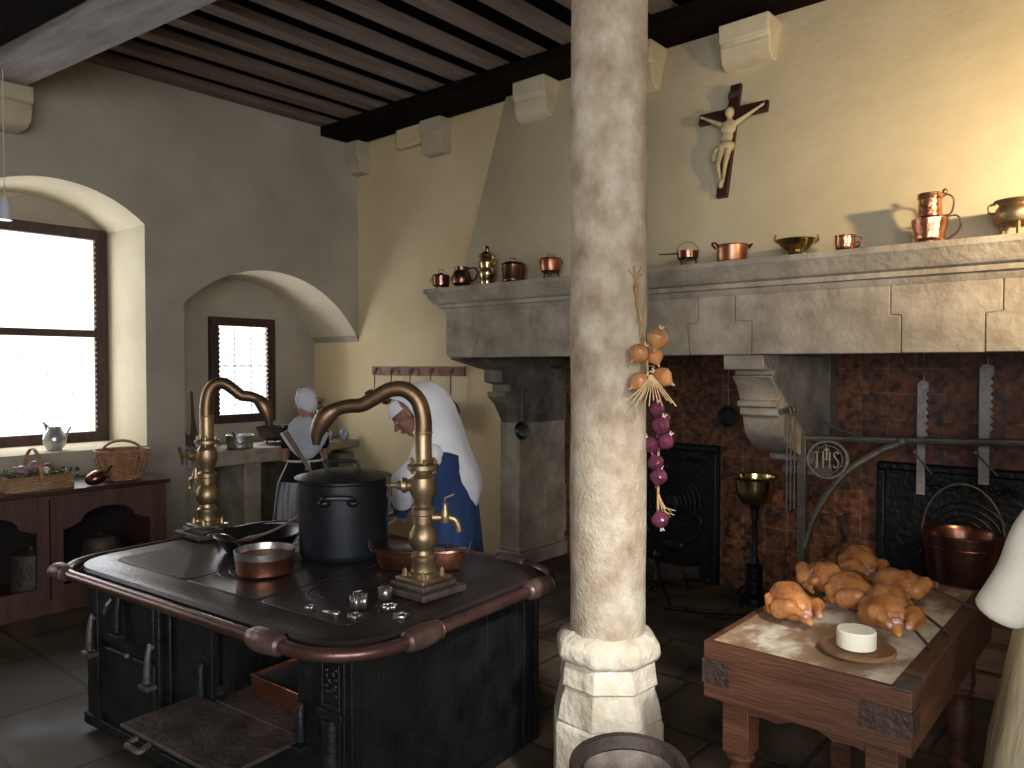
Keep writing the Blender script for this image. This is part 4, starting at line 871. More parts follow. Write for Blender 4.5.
# ------------------------------------------------------------------ brass taps on the stove
def tap(loc, label, sc, end, side_az, second_az):
    # end = direction (unit, world) of the spout
    t = thing('swan_neck_tap', label, 'tap', loc, 0, 'swan-neck brass taps on the stove')
    plh = .045
    MB().box(-.125, .125, -.115, .115, 0, plh*.55).box(-.095, .095, -.088, .088, plh*.55, plh).build('plinth', M['ironrough'], t, bevel=.006)
    MB().box(-.080, .080, -.075, .075, plh+.0005, plh+.016).build('base_plate', M['brass'], t, bevel=.003)
    z0 = plh+.016
    MB().lathe([(0, 0), (.058, 0), (.058, .015), (.050, .02), (.046, .05), (.05, .058), (.05, .075), (.04, .085), (.038, .10), (.05, .115), (.058, .14), (.056, .165), (.042, .19), (.036, .20), (.042, .205), (.042, .235), (.048, .24), (.048, .26), (.04, .265), (.034, .27), (.036, .29), (.05, .32), (.054, .35), (.05, .38), (.036, .395), (.032, .405), (.034, .41)], (0, 0, z0), 28).build('tap_column', M['brass'], t)
    zf = z0+.41
    fl_ = MB().lathe([(0, 0), (.055, 0), (.062, .004), (.062, .020), (.055, .024), (.036, .026), (.034, .03), (.034, .14), (.038, .143), (.036, .15), (0, .15)], (0, 0, zf), 28); fl_.build('flange', M['brass'], t)
    bo = MB()
    for i in range(6):
        a = 2*PI*i/6+.4; bo.lathe([(.006, -.012), (.006, .03), (.009, .03), (.009, .038), (.005, .045), (0, .046)], (.050*math.cos(a), .050*math.sin(a), zf), 8)
    for i in range(4):
        a = PI/4+i*PI/2; bo.lathe([(0, 0), (.012, 0), (.010, .02), (.005, .03), (0, .031)], (.072*math.cos(a), .070*math.sin(a), z0), 8)
    bo.build('bolt', M['brass'], t)
    e = Vector((end[0], end[1], 0)).normalized(); zs = zf+.15
    def P(a, z): return e*a + Vector((0, 0, z))
    H_ = sc
    pts = bez([P(0, zs-.02), P(0, zs+.05), P(.02, zs+.12), P(.07, zs+.16), P(.13, zs+.16), P(.19, zs+.13), P(.245, zs+.10), P(.30, zs+.095), P(.355, zs+.08), P(.40, zs+.045), P(.43, zs-.01), P(.435, zs-.06)], 44)
    pts = [Vector((p.x*H_ if True else p.x, p.y*H_, p.z)) for p in pts]
    n_ = len(pts); rs = []
    for i in range(n_):
        u = i/(n_-1); rs.append(.034 - .010*u if u < .72 else (.0268+.010*math.sin((u-.72)/.2*PI) if u < .92 else .0268-.012*(u-.92)/.08))
    MB().tube(pts, rs, 16).build('spout', M['brassdark'], t)
    # side valves
    for az, zz, kind in ((side_az, z0+.35, 0), (second_az, z0+.225, 1)):
        d = Vector((math.cos(az), math.sin(az), 0)); b0 = Vector((0, 0, zz)); pr = Vector((-d.y, d.x, 0))
        v = MB()
        if kind == 0:
            v.tube([b0+d*.035, b0+d*.06, b0+d*.065, b0+d*.08, b0+d*.085, b0+d*.10], [.028, .024, .03, .03, .02, .016], 14)
            v.tube([b0+d*.10, b0+d*.14], .010, 8)
            v.tube([b0+d*.135+Vector((0, 0, .045))+pr*.02, b0+d*.13, b0+d*.135-Vector((0, 0, .045))-pr*.02], [.011, .008, .011], 8)
        else:
            v.tube([b0+d*.035, b0+d*.075], [.02, .016], 12).lathe([(0, -.02), (.018, -.02), (.022, 0), (.02, .02), (.012, .04), (.012, .055), (0, .055)], tuple(b0+d*.085), 12)
            v.tube(bez([b0+d*.09, b0+d*.12+Vector((0, 0, -.008)), b0+d*.135+Vector((0, 0, -.035)), b0+d*.137+Vector((0, 0, -.055))], 12), .014, 10)
            v.tube([b0+d*.085+Vector((0, 0, .05)), b0+d*.085+Vector((0, 0, .075)), b0+d*.12+Vector((0, 0, .09))], .004, 6)
        v.build('side_valve' if kind == 0 else 'drain_cock', M['brass'], t)
    return t
ZS = TH+.0068
AZL = math.atan2(-.652, -.758); AZR = AZL+PI
tap((-2.20, 2.03, ZS), 'tall swan-neck brass tap near the right end of the stove', 1.0, (-.85, -.53), AZL, AZR)
tap((-3.78, 1.98, ZS), 'tall swan-neck brass tap at the far left of the stove by the niche', .72, (.70, .714), AZL, AZL-.5)

# ------------------------------------------------------------------ pots on the stove
t = thing('stockpot', 'tall black enamel stockpot with lid and side handles on the stove', 'stockpot', (-2.925, 2.20, ZS), AZR)
MB().lathe([(0, 0), (.19, 0), (.20, .012), (.203, .03), (.206, .34), (.212, .348), (.212, .356), (.2, .356), (.196, .03), (0, .012)], seg=56).build('pot_body', M['potblack'], t)
MB().lathe([(.222, .356), (.224, .362), (.20, .368), (.14, .385), (.06, .393), (0, .395), (0, .36)], seg=56, cap=False).build('lid', M['potblack'], t)
MB().tube(bez([(-.075, -.02, .385), (-.07, -.02, .42), (-.05, -.02, .432), (.05, -.02, .432), (.07, -.02, .42), (.075, -.02, .385)], 24), .008, 8).build('lid_handle', M['potblack'], t)
for az in (-PI/2+.1, PI/2+.1):
    d = Vector((math.cos(az), math.sin(az), 0)); pr = Vector((-d.y, d.x, 0)); q = d*.205
    mb = MB().tube(bez([q-pr*.065+Vector((0, 0, .275)), q-pr*.06+d*.04+Vector((0, 0, .295)), q+d*.045+Vector((0, 0, .30)), q+pr*.06+d*.04+Vector((0, 0, .295)), q+pr*.065+Vector((0, 0, .275))], 24), .011, 8)
    for s_ in (-1, 1): mb.ell(q+pr*.062*s_+Vector((0, 0, .27)), (.028, .02, .018))
    mb.build('side_handle', M['potblack'], t)
t = thing('saute_pan', 'wide shallow black frying pan with long handle behind the copper saucepan', 'pan', (-3.30, 1.98, ZS), AZL-.35)
MB().lathe([(0, 0), (.13, 0), (.15, .008), (.195, .075), (.2, .078), (.196, .083), (.188, .078), (.145, .016), (0, .012)], seg=48).build('pan_body', M['panblack'], t)
MB().tube(bez([(.19, 0, .07), (.24, 0, .085), (.34, .01, .08), (.42, .02, .065)], 14), [.011]*15 if False else .011, 8, flat=.5).build('handle', M['irongrey'], t)
t = thing('wooden_spatula', 'long wooden spatula leaning out of the black frying pan', 'spatula', (-3.30, 1.93, ZS+.03))
MB().tube(bez([(-.06, -.03, .01), (0, .03, .03), (.08, .10, .07), (.20, .20, .16), (.29, .27, .23)], 18), [.012+.012*(1-abs(i-3)/3.0) if i < 6 else .010 for i in range(17)], 8, flat=.6).build('shaft', M['spoon'], t)
t = thing('wooden_paddle', 'brown wooden paddle standing upright behind the black stockpot', 'paddle', (-3.07, 2.38, ZS))
MB().tube([(0, 0, .004), (-.05, -.105, .19), (-.10, -.205, .38), (-.144, -.304, .56)], [.018, .018, .016, .022], 10, flat=.6).build('shaft', M['spoon'], t)
t = thing('copper_saucepan', 'copper saucepan tinned inside with long handle at the front of the stove', 'saucepan', (-2.90, 1.77, ZS+.004), AZL-.55)
MB().lathe([(0, 0), (.108, 0), (.114, .006), (.12, .070), (.121, .072)], seg=48).build('pan_body', M['copper'], t)
MB().lathe([(.1215, .070), (.124, .098), (.12, .099), (.113, .07), (.107, .01), (0, .008)], seg=48, cap=False).build('tin_lining', M['tin'], t)
MB().tube(bez([(.118, 0, .085), (.16, 0, .10), (.25, .0, .125), (.34, .0, .12), (.36, 0, .112)], 16), .0085, 8, flat=.5).build('handle', M['copperdark'], t)
t = thing('fish_kettle', 'oblong copper fish kettle with wire handles beside the near tap', 'fish kettle', (-2.46, 2.25, ZS), AZR-.05)
MB().lathe([(0, 0), (.062, 0), (.066, .006), (.074, .075), (.078, .078), (.072, .08), (.06, .008), (0, .006)], seg=40, sx=2.7).build('kettle_body', M['copper'], t)
MB().lathe([(.079, .080), (.076, .088), (.06, .092), (0, .094), (0, .082)], seg=40, sx=2.7, cap=False).build('lid', M['copperdark'], t)
mb = MB()
for sx in (-1, 1): mb.tube(bez([(sx*.20, -.02, .07), (sx*.215, -.02, .09), (sx*.22, 0, .115), (sx*.215, .02, .09), (sx*.20, .02, .07)], 16), .003, 6)
mb.tube(bez([(.05, -.0, .09), (.07, -.0, .125), (.11, 0, .13), (.12, 0, .09)], 14), .003, 6); mb.build('wire_handle', M['ironrough'], t)

# cookie cutters
def cutter(pts, h, loc, rz, label, mm, tilt=None):
    mb = MB(); n = len(pts)
    A = [mb.b.verts.new((a, b_, 0)) for a, b_ in pts]; B = [mb.b.verts.new((a, b_, h)) for a, b_ in pts]
    for i in range(n): mb.b.faces.new((A[i], A[(i+1) % n], B[(i+1) % n], B[i]))
    o = mb.build('cookie_cutter', M[mm], solid=.0015); o.location = loc; o.rotation_euler = tilt or (0, 0, rz)
    return tag(o, label, 'cookie cutter', 'tin cookie cutters on the stove')
def flower(n_, r, d): return [((r+d*math.cos(n_*a))*math.cos(a), (r+d*math.cos(n_*a))*math.sin(a)) for a in [2*PI*i/48 for i in range(48)]]
def star(n_, r, r2): return [((r if i % 2 == 0 else r2)*math.cos(PI*i/n_), (r if i % 2 == 0 else r2)*math.sin(PI*i/n_)) for i in range(2*n_)]
zc = ZS+.0008
cutter(flower(5, .027, .007), .045, (-2.22, 1.735, ZS+.001), .2, 'tall fluted grey tin cutter in the middle of the group', 'tin')
cutter(star(6, .028, .019), .045, (-2.225, 1.86, zc), .5, 'tall star-shaped tin cutter standing furthest back by the tap', 'tin')
cutter(flower(6, .024, .005), .014, (-2.13, 1.80, zc), .1, 'flat bright ring-shaped tin cutter near the tap plinth', 'tinbright')
cutter(star(5, .032, .018), .014, (-2.035, 1.77, TH+.001), .9, 'flat bright star-shaped tin cutter closest to the rail at right', 'tinbright')
cutter(flower(4, .020, .005), .018, (-2.15, 1.66, TH+.001), .9, 'small dull round tin cutter at the near edge of the stove', 'tin')
cutter([(-.012, -.008), (.05, -.012), (.055, 0), (.05, .012), (-.012, .008)], .012, (-2.27, 1.63, TH+.001), .35, 'flat arrow-shaped tin cutter at the near edge', 'tin')
cutter(flower(3, .014, .003), .014, (-2.36, 1.62, TH+.001), .2, 'tiny round tin cutter furthest left of the group', 'tin')
cutter(star(4, .026, .016), .010, (-2.31, 1.80, zc+.012), .3, 'thin bright cutter tilted against the tall fluted one', 'tinbright', (.25, .12, .3))

# ------------------------------------------------------------------ cabinet under the window
cbn = thing('cabinet', 'long dark oak cabinet with arched openings beneath the left window', 'cabinet', (-5.84, 1.6, 0))
MB().box(-6.295, -5.62, .02, 2.66, .79, .82).build('cabinet_top', M['oak_h'], cbn, bevel=.006, world=True)
MB().box(-6.29, -5.66, 2.60, 2.63, 0, .79).box(-6.29, -5.66, .04, .07, 0, .79).box(-6.29, -5.66, .07, 2.60, .08, .11).box(-6.29, -6.27, .07, 2.60, .11, .79).build('carcass', M['oak'], cbn, world=True, bevel=.003)
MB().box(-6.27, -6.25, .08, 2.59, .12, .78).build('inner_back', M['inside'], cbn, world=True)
def arched_door(y0, y1):
    yc = (y0+y1)/2; z0, z1 = .10, .765; s_ = .075
    # ogee-arched opening outline
    hole = [(y0+s_, z0+.08), (y1-s_, z0+.08), (y1-s_, z1-.215), (y1-s_-.05, z1-.20), (y1-s_-.09, z1-.18)] + [(yc+(y1-y0)*.24*math.cos(a), z1-.17+.085*math.sin(a)) for a in [PI*(i)/10 for i in range(0, 11)]] + [(y0+s_+.09, z1-.18), (y0+s_+.05, z1-.20), (y0+s_, z1-.215)]
    o = wallcurve('door_leaf', [[(y0, z0), (y1, z0), (y1, z1), (y0, z1)], hole], -5.635, .025, M['oak'])
    for v in o.data.vertices: v.co = WM(cbn).inverted() @ v.co
    o.parent = cbn
for a in (.09, .475, 1.165, 1.86): arched_door(a, a+(.38 if a < .1 else .685 if a < 1.8 else .73))
MB().box(-5.66, -5.635, .04, 2.63, .765, .79).box(-5.66, -5.635, .04, 2.63, 0, .10).box(-5.66, -5.635, .04, .09, .1, .765).box(-5.66, -5.635, 2.59, 2.63, .1, .765).build('face_frame', M['oak'], cbn, world=True, bevel=.003)
t = thing('lidded_crock', 'dark round lidded pot inside the left arch of the cabinet', 'pot', (-5.82, 1.80, .11))
MB().lathe([(0, 0), (.11, 0), (.125, .03), (.125, .25), (.12, .27), (0, .27)], seg=28).build('body', M['ironrough'], t)
MB().lathe([(.13, .27), (.12, .285), (.04, .30), (.015, .305), (.02, .33), (0, .335)], seg=28).build('lid', M['ironrough'], t)
t = thing('lidded_crock', 'dark lidded pot inside the right arch of the cabinet', 'pot', (-5.83, 2.25, .11))
MB().lathe([(0, 0), (.10, 0), (.13, .05), (.13, .25), (.11, .30), (0, .30)], seg=28).build('body', M['ironrough'], t)
MB().lathe([(.115, .30), (.10, .32), (.02, .335), (0, .36)], seg=28).build('lid', M['ironrough'], t)

# pitcher on sill
t = thing('pewter_pitcher', 'grey white pitcher with pointed spout on the window sill', 'pitcher', (-6.47, 2.17, 1.006), AZR)
MB().lathe([(0, 0), (.05, 0), (.052, .006), (.075, .045), (.082, .085), (.072, .125), (.05, .155), (.046, .18), (.042, .178), (.06, .12), (0, .02)], seg=32).build('body', M['pewter'], t)
MB().tube([(-.035, 0, .14), (-.065, 0, .185), (-.085, 0, .215)], [.026, .015, .006], 12).build('spout', M['pewter'], t)
MB().tube(bez([(.07, 0, .06), (.088, 0, .10), (.105, 0, .15), (.125, 0, .18)], 12), .007, 8).build('handle', M['pewter'], t)

# wicker baskets
def weave(mb, rings, n_stakes, seg_per=2, rr=.0045, ell=(1, 1)):
    for k_, (r, z) in enumerate(rings):
        n = n_stakes*seg_per; pts = []
        for i in range(n):
            a = 2*PI*i/n; off = rr*1.5*math.cos(PI*i/seg_per*1.0 + (k_ % 2)*PI)
            pts.append(((r+off)*math.cos(a)*ell[0], (r+off)*math.sin(a)*ell[1], z))
        mb.tube(pts, rr, 5, True)
t = thing('wicker_basket', 'round brown wicker basket with hoop handle on the cabinet', 'basket', (-5.82, 2.40, .821), AZR)
mb = MB(); n_ = 22; rings = []
for i in range(16):
    u = i/15; rings.append((.105+.065*math.sin(u*PI*.5)+.010*u, .008+u*.20))
weave(mb, rings, n_, 4, .0050)
mb.tube([(.182*math.cos(a), .182*math.sin(a), .215) for a in [2*PI*i/40 for i in range(40)]], .009, 6, True)
mb.lathe([(0, .004), (.112, .004), (.112, .01), (0, .01)], seg=30)
mb.build('weave', M['wicker'], t)
mb = MB()
for i in range(n_):
    a = 2*PI*i/n_; mb.tube([((r+.003)*math.cos(a), (r+.003)*math.sin(a), z) for r, z in rings[::3]], .0075, 6)
mb.build('stakes', M['wicker'], t)
mb = MB().tube([(.15*math.cos(a), .0, .19+.095*math.sin(a)) for a in [PI*i/24 for i in range(25)]], .010, 8); mb.build('handle', M['wicker'], t)
t = thing('gourd_ladle', 'dark glossy copper ladle bowl leaning against the round wicker basket', 'ladle', (-5.655, 2.155, .876), 0)
MB().ell((0, 0, .0), (.062, .075, .05), Matrix.Rotation(.35, 3, 'X')).build('ladle_bowl', M['copperdark'], t)
MB().tube([(0, .05, .02), (-.06, .14, .08)], .008, 8).build('handle', M['copperdark'], t)
# rectangular basket of vegetables
t = thing('vegetable_basket', 'low rectangular wicker trug with tall handle at the left of the cabinet', 'basket', (-5.83, 1.82, .821), .05)
bw, bl, bh = .14, .20, .10
mb = MB()
for k_ in range(8):
    z = .007+k_*.0125; pts = []
    per = [(-bw, -bl), (bw, -bl), (bw, bl), (-bw, bl)]; cnt = 0
    for i in range(4):
        a, b_ = Vector(per[i]+(0,)), Vector(per[(i+1) % 4]+(0,)); nn = 20
        nrm = Vector(((b_-a).y, -(b_-a).x, 0)).normalized()
        for j in range(nn):
            p = a.lerp(b_, j/nn); q = p + nrm*(.007*(1 if (cnt//2+k_) % 2 else -1)*(0 if j == 0 else 1)); pts.append((q.x, q.y, z)); cnt += 1
    mb.tube(pts, .0055, 5, True)
mb.box(-bw, bw, -bl, bl, .002, .008)
mb.build('weave', M['wickertan'], t)
MB().tube([(.15*math.cos(a), 0, .05+.22*math.sin(a)) for a in [PI*i/24 for i in range(25)]], .013, 8, flat=.5).build('handle', M['wickertan'], t)
bloc = Vector((-5.83, 1.82, .821))
def veg(name, c, r, m, label, cat, rot=None, group='vegetables in the trug'):
    o = MB().lathe([(0, -1), (.3, -.95), (.8, -.55), (1, 0), (.8, .6), (.35, .92), (.12, 1.1), (.08, 1.5), (0, 1.55)], seg=18, m=Matrix.Diagonal((r, r, r, 1))).rough(r*.06, 25).build(name, M[m])
    o.location = bloc+Vector(c); o.rotation_euler = rot or (1.2, .3, .5); return tag(o, label, cat, group)
veg('turnip', (.02, -.07, .125), .042, 'turnip', 'purple white turnip in the trug left of the handle', 'turnip', (1.5, .2, .8))
veg('turnip', (-.03, .02, .14), .046, 'turnip', 'large purple turnip on top in the middle of the trug', 'turnip', (1.3, .5, 2.0))
veg('beetroot', (.045, -.005, .125), .030, 'veg_brown', 'small pinkish brown beetroot at the front of the trug', 'beetroot', (.9, 1.3, 0))
veg('beetroot', (-.03, .10, .13), .036, 'veg_brown', 'reddish brown beetroot right of the trug handle', 'beetroot', (1.4, 0, 2.5))
veg('shallot', (-.05, -.10, .12), .034, 'turnip', 'pale shallot at the rear left of the trug', 'shallot', (.4, .3, 0))
o = MB().ell((0, 0, 0), (.026, .026, .034)).build('egg', M['egg']); o.location = bloc+Vector((.07, .06, .118)); o.rotation_euler = (.5, .4, 0); tag(o, 'white egg resting at the front of the trug by the handle', 'egg')
mb = MB(); rnd = random.Random(3)
for i in range(260):
    a = rnd.uniform(-bw*.9, bw*1.05); b_ = rnd.uniform(-bl*1.1, bl*1.25); z = .085+rnd.uniform(0, .035)
    L_ = rnd.uniform(.015, .04); d = Vector((rnd.uniform(-1, 1), rnd.uniform(-1, 1), rnd.uniform(-.3, .8))).normalized(); s_ = d.orthogonal().normalized()*L_*.3
    p = Vector((a, b_, z)); v = [mb.b.verts.new(q) for q in (p, p+d*L_*.5+s_, p+d*L_, p+d*L_*.5-s_)]; mb.b.faces.new(v)
o = mb.build('herb_leaves', M['greens'], solid=.001); o.location = bloc; tag(o, 'loose green herb leaves spilling around the vegetables in the trug', 'herbs', kind='stuff')

# little spotlight hanging at the window
t = thing('spotlight', 'small white spotlight hanging from a rod before the left window', 'spotlight', (-5.70, 1.640, 2.585))
MB().lathe([(0, .14), (.02, .14), (.026, .12), (.03, .10), (.034, .05), (.042, .0), (.036, .0), (.028, .04), (0, .05)], seg=24).build('lamp_shade', M['lampwhite'], t)
MB().tube([(0, 0, .14), (0, 0, .98)], .003, 6).build('rod', M['lampwhite'], t)
lb = bpy.data.materials.new('lamp_glow'); lb.use_nodes = True; lb.node_tree.nodes['Principled BSDF'].inputs['Emission Color'].default_value = (1, .97, .9, 1); lb.node_tree.nodes['Principled BSDF'].inputs['Emission Strength'].default_value = 6
MB().lathe([(0, .004), (.030, .006), (.026, .03), (0, .03)], seg=20).build('bulb', lb, t)

# ------------------------------------------------------------------ niche counter
t = thing('stone_counter', 'thick worn stone worktop on stone piers inside the arched niche', 'counter', (-6.65, 4.0, 0))
MB().prism([(3.12, .77), (3.12, .90), (4.925, .90), (4.925, .83), (4.60, .82), (4.50, .75), (3.9, .77)], 'x', -7.05, -6.28).rough(.004, 5).build('slab', M['lime'], t, bevel=.012, world=True)
for a, b_ in ((3.12, 3.34), (3.68, 3.85), (4.72, 4.90)):
    MB().box(-7.03, -6.35, a, b_, 0, .77).build('pier', M['lime'], t, bevel=.01, world=True)
MB().box(-7.05, -6.98, 3.12, 4.9, 0, .77).build('back_panel', M['lime_soot'], t, world=True)
t = thing('saucepan', 'grey tinned saucepan with loop handle on the niche counter', 'saucepan', (-6.46, 3.70, .901), AZL)
MB().lathe([(0, 0), (.105, 0), (.115, .01), (.118, .115), (.122, .12), (.115, .12), (.11, .012), (0, .01)], seg=36).build('body', M['tin'], t)
MB().tube(bez([(-.02, .118, .06), (-.04, .15, .05), (-.06, .15, .05), (-.07, .11, .06)], 12), .006, 6).tube([(.0, .05, .08), (.03, .10, .15)], .010, 6).build('handle', M['irongrey'], t)
t = thing('colander', 'large dark metal basin behind the maid on the niche counter', 'basin', (-6.62, 4.17, .901), 0)
MB().lathe([(0, .03), (.07, .03), (.15, .07), (.185, .15), (.19, .17), (.18, .165), (.14, .08), (0, .04)], seg=36).build('body', M['ironrough'], t)
mb = MB(); tri(mb, .1, .05, .008); mb.build('legs', M['ironrough'], t)
for i, (a, b_, l_) in enumerate([(-6.45, 4.66, 'blue and white porcelain jar on the niche counter, left of two'), (-6.38, 4.80, 'blue and white porcelain jar on the niche counter, right of two')]):
    t = thing('porcelain_jar', l_, 'jar', (a, b_, .901), 0, 'porcelain jars on the niche counter')
    MB().lathe([(0, 0), (.035, 0), (.05, .03), (.052, .06), (.04, .09), (.034, .10), (.04, .108), (0, .108)], seg=24).build('body', M['porcelain'], t)
t = thing('milk_can', 'tall brass topped tin can at the right end of the niche counter', 'can', (-6.78, 4.76, .901))
MB().lathe([(0, 0), (.075, 0), (.08, .01), (.08, .22), (.05, .27), (.05, .30), (0, .30)], seg=28).build('body', M['tin'], t)
MB().lathe([(.055, .30), (.07, .32), (.06, .35), (.03, .36), (.075, .385), (.07, .41), (.02, .42), (0, .43)], seg=28).build('lid', M['brass'], t)
t = thing('blue_dish', 'stack of small blue glazed dish at the left of the niche counter', 'dish', (-6.40, 3.24, .901))
MB().lathe([(0, 0), (.05, 0), (.055, .01), (.09, .05), (.085, .05), (.05, .015), (0, .012)], seg=28).build('body', M['bluedish'], t)
t = thing('baking_peel', 'long wooden baking peel leaning upright at the left of the niche', 'peel', (-6.75, 3.42, .902), rot=(0, -.10, 0))
P = [(-.05, 0), (.05, 0), (.055, .04), (.04, .10), (.025, .18), (.015, .26), (.009, .52), (-.009, .52), (-.015, .26), (-.025, .18), (-.04, .10), (-.055, .04)]
MB().prism([(a, b_) for a, b_ in P], 'x', -.006, .006).build('blade', M['peel'], t, bevel=.003)
t = thing('bread_board', 'low wooden cutting board leaning at the far left of the niche', 'board', (-6.58, 3.25, .902), rot=(0, -.12, 0))
MB().prism([(-.06, 0), (.06, 0), (.05, .12), (-.03, .20), (-.06, .22)], 'x', -.008, .008).build('board', M['peel'], t, bevel=.003)

# ------------------------------------------------------------------ hook rail on the back wall
t = thing('hook_rail', 'wooden hook rail on the wall left of the fireplace', 'hook rail', (-5.42, 4.925, 1.56))
MB().box(-.64, .64, -.022, 0, 0, .085).build('board', M['rack'], t, bevel=.003)
HX = (-.56, -.31, -.04, .24, .50)
for hx in HX:
    MB().tube(bez([(hx, -.02, .06), (hx+.02, -.04, .065), (hx+.03, -.05, .04), (hx+.01, -.055, .02)], 12), .006, 6).tube(bez([(hx, -.02, .06), (hx-.02, -.03, .06), (hx-.03, -.04, .03)], 8), .005, 6).build('hook', M['ironrough'], t)
def hang(i, L_, head, label, name, cat, m='irongrey'):
    t = thing(name, label, cat, (-5.42+HX[i]+.01, 4.865, 1.56+.03), group='utensils on the hook rail')
    MB().tube([(0, 0, .0), (0, 0, -L_)], .007, 6, flat=.6).tube(bez([(-.012, 0, -.01), (0, 0, .018), (.014, 0, 0), (0, 0, -.02)], 12), .004, 6).build('handle', M[m], t)
    if head == 'skillet':
        MB().lathe([(0, 0), (.115, 0), (.135, .03), (.128, .03), (.11, .008), (0, .008)], seg=32, m=Matrix.Translation((0, -.0, -L_-.12)) @ Matrix.Rotation(PI/2, 4, 'X')).build('pan', M['panblack'], t)
    if head == 'ladle':
        MB().lathe([(0, -.04), (.03, -.032), (.05, -.01), (.055, .01), (.048, .01), (.03, -.02), (0, -.03)], seg=24, m=Matrix.Translation((-.02, -.04, -L_-.03)) @ Matrix.Rotation(.5, 4, 'X')).build('ladle_bowl', M['copperdark'], t)
    return t
hang(0, .17, 'ladle', 'copper ladle on the leftmost hook of the rail', 'ladle', 'ladle')
hang(1, .24, 'ladle', 'dark ladle on the second hook of the rail', 'ladle', 'ladle')
hang(2, .24, 'ladle', 'dark ladle on the middle hook of the rail above the veil', 'ladle', 'ladle')
hang(3, .24, 'ladle', 'dark ladle on the fourth hook of the rail', 'ladle', 'ladle')
hang(4, .24, 'skillet', 'black iron skillet hanging from the rightmost hook', 'skillet', 'skillet')

# ------------------------------------------------------------------ people
def cring(c, e1, b_dir, a, b_, n=28, folds=0, fa=0.0, ph=0):
    out = []
    for i in range(n):
        t_ = 2*PI*i/n; k_ = 1 + fa*math.sin(folds*t_+ph)
        out.append(Vector(c) + e1*(a*math.cos(t_)*k_) + b_dir*(b_*math.sin(t_)*k_))
    return out
def hand(mb, w_, d, n, s_=1.0, spread=1.0, curl=.35):
    # w_ wrist, d pointing direction, n back-of-hand normal
    w_ = Vector(w_); d = Vector(d).normalized(); n = Vector(n); n = (n-d*n.dot(d)).normalized(); sd = d.cross(n)
    for u in (-1, -.33, .33, 1): mb.cap(w_+sd*.008*u, w_+d*.085*s_+sd*.028*u*s_, .014*s_, .012*s_, 6, 8)
    for k_, L_ in zip((-1, -.33, .33, 1), (.062, .075, .078, .066)):
        a = w_+d*.088*s_+sd*.029*k_*s_; b_ = a+(d+sd*.08*k_*spread).normalized()*L_*.5*s_-n*.006; c = b_+(d*(1-curl)-n*curl).normalized()*L_*.5*s_
        mb.cap(a, b_, .0095*s_, .0085*s_, 5, 8).cap(b_, c, .0085*s_, .0068*s_, 5, 8)
    a = w_+d*.025*s_+sd*.024*s_; b_ = a+(d*.6+sd*.8).normalized()*.04*s_-n*.006; mb.cap(a, b_, .012*s_, .010*s_, 5, 8).cap(b_, b_+(d*.9+sd*.3-n*.2).normalized()*.03*s_, .0095*s_, .008*s_, 5, 8)
def head(mb, c, fdir, up, r=.1):
    # face blob set in a frame f,up,side ; returns frame
    f = Vector(fdir).normalized(); u = Vector(up); u = (u-f*u.dot(f)).normalized(); s_ = f.cross(u)
    R3 = Matrix((f, s_, u)).transposed()
    c = Vector(c); P = lambda a, b_, d: c+f*a*r+s_*b_*r+u*d*r
    mb.ell(P(-.12, 0, .25), (r*.98, r*.78, r*.9), R3, 20).ell(P(.18, 0, -.2), (r*.68, r*.62, r*.85), R3, 20).ell(P(.42, 0, -.85), (r*.3, r*.34, r*.24), R3)
    mb.ell(P(.5, 0, .35), (r*.32, r*.52, r*.3), R3)
    for sx in (-1, 1): mb.ell(P(.5, sx*.35, -.2), (r*.22, r*.24, r*.25), R3).ell(P(.68, sx*.3, .18), (r*.1, r*.22, r*.06), R3).ell(P(-.1, sx*.76, -.02), (r*.16, r*.09, r*.24), R3)
    mb.cap(P(.78, 0, .1), P(1.05, 0, -.22), r*.09, r*.13, 5, 10)
    for sx in (-1, 1): mb.ell(P(.92, sx*.12, -.27), (r*.1, r*.09, r*.07), R3)
    mb.ell(P(.80, 0, -.5), (r*.12, r*.22, r*.06), R3).ell(P(.76, 0, -.62), (r*.12, r*.19, r*.06), R3)
    mb.cap(P(-.2, 0, -.7), P(-.35, 0, -1.5), r*.5, r*.55, 5, 14)
    return P, R3
def facebits(t, P, R3, r, skin_l='lips'):
    e = MB(); i_ = MB()
    for sx in (-1, 1):
        e.ell(P(.72, sx*.32, .06), (r*.09, r*.13, r*.07), R3, 10); i_.ell(P(.79, sx*.32, .06), (r*.035, r*.055, r*.055), R3, 8)
    o = e.build('eyes', M['eyewhite'], t, world=False); i_.build('iris', M['eye'], o)
    MB().ell(P(.885, 0, -.5), (r*.055, r*.2, r*.045), R3, 10).ell(P(.85, 0, -.6), (r*.055, r*.17, r*.045), R3, 10).build('lips', M[skin_l], t)

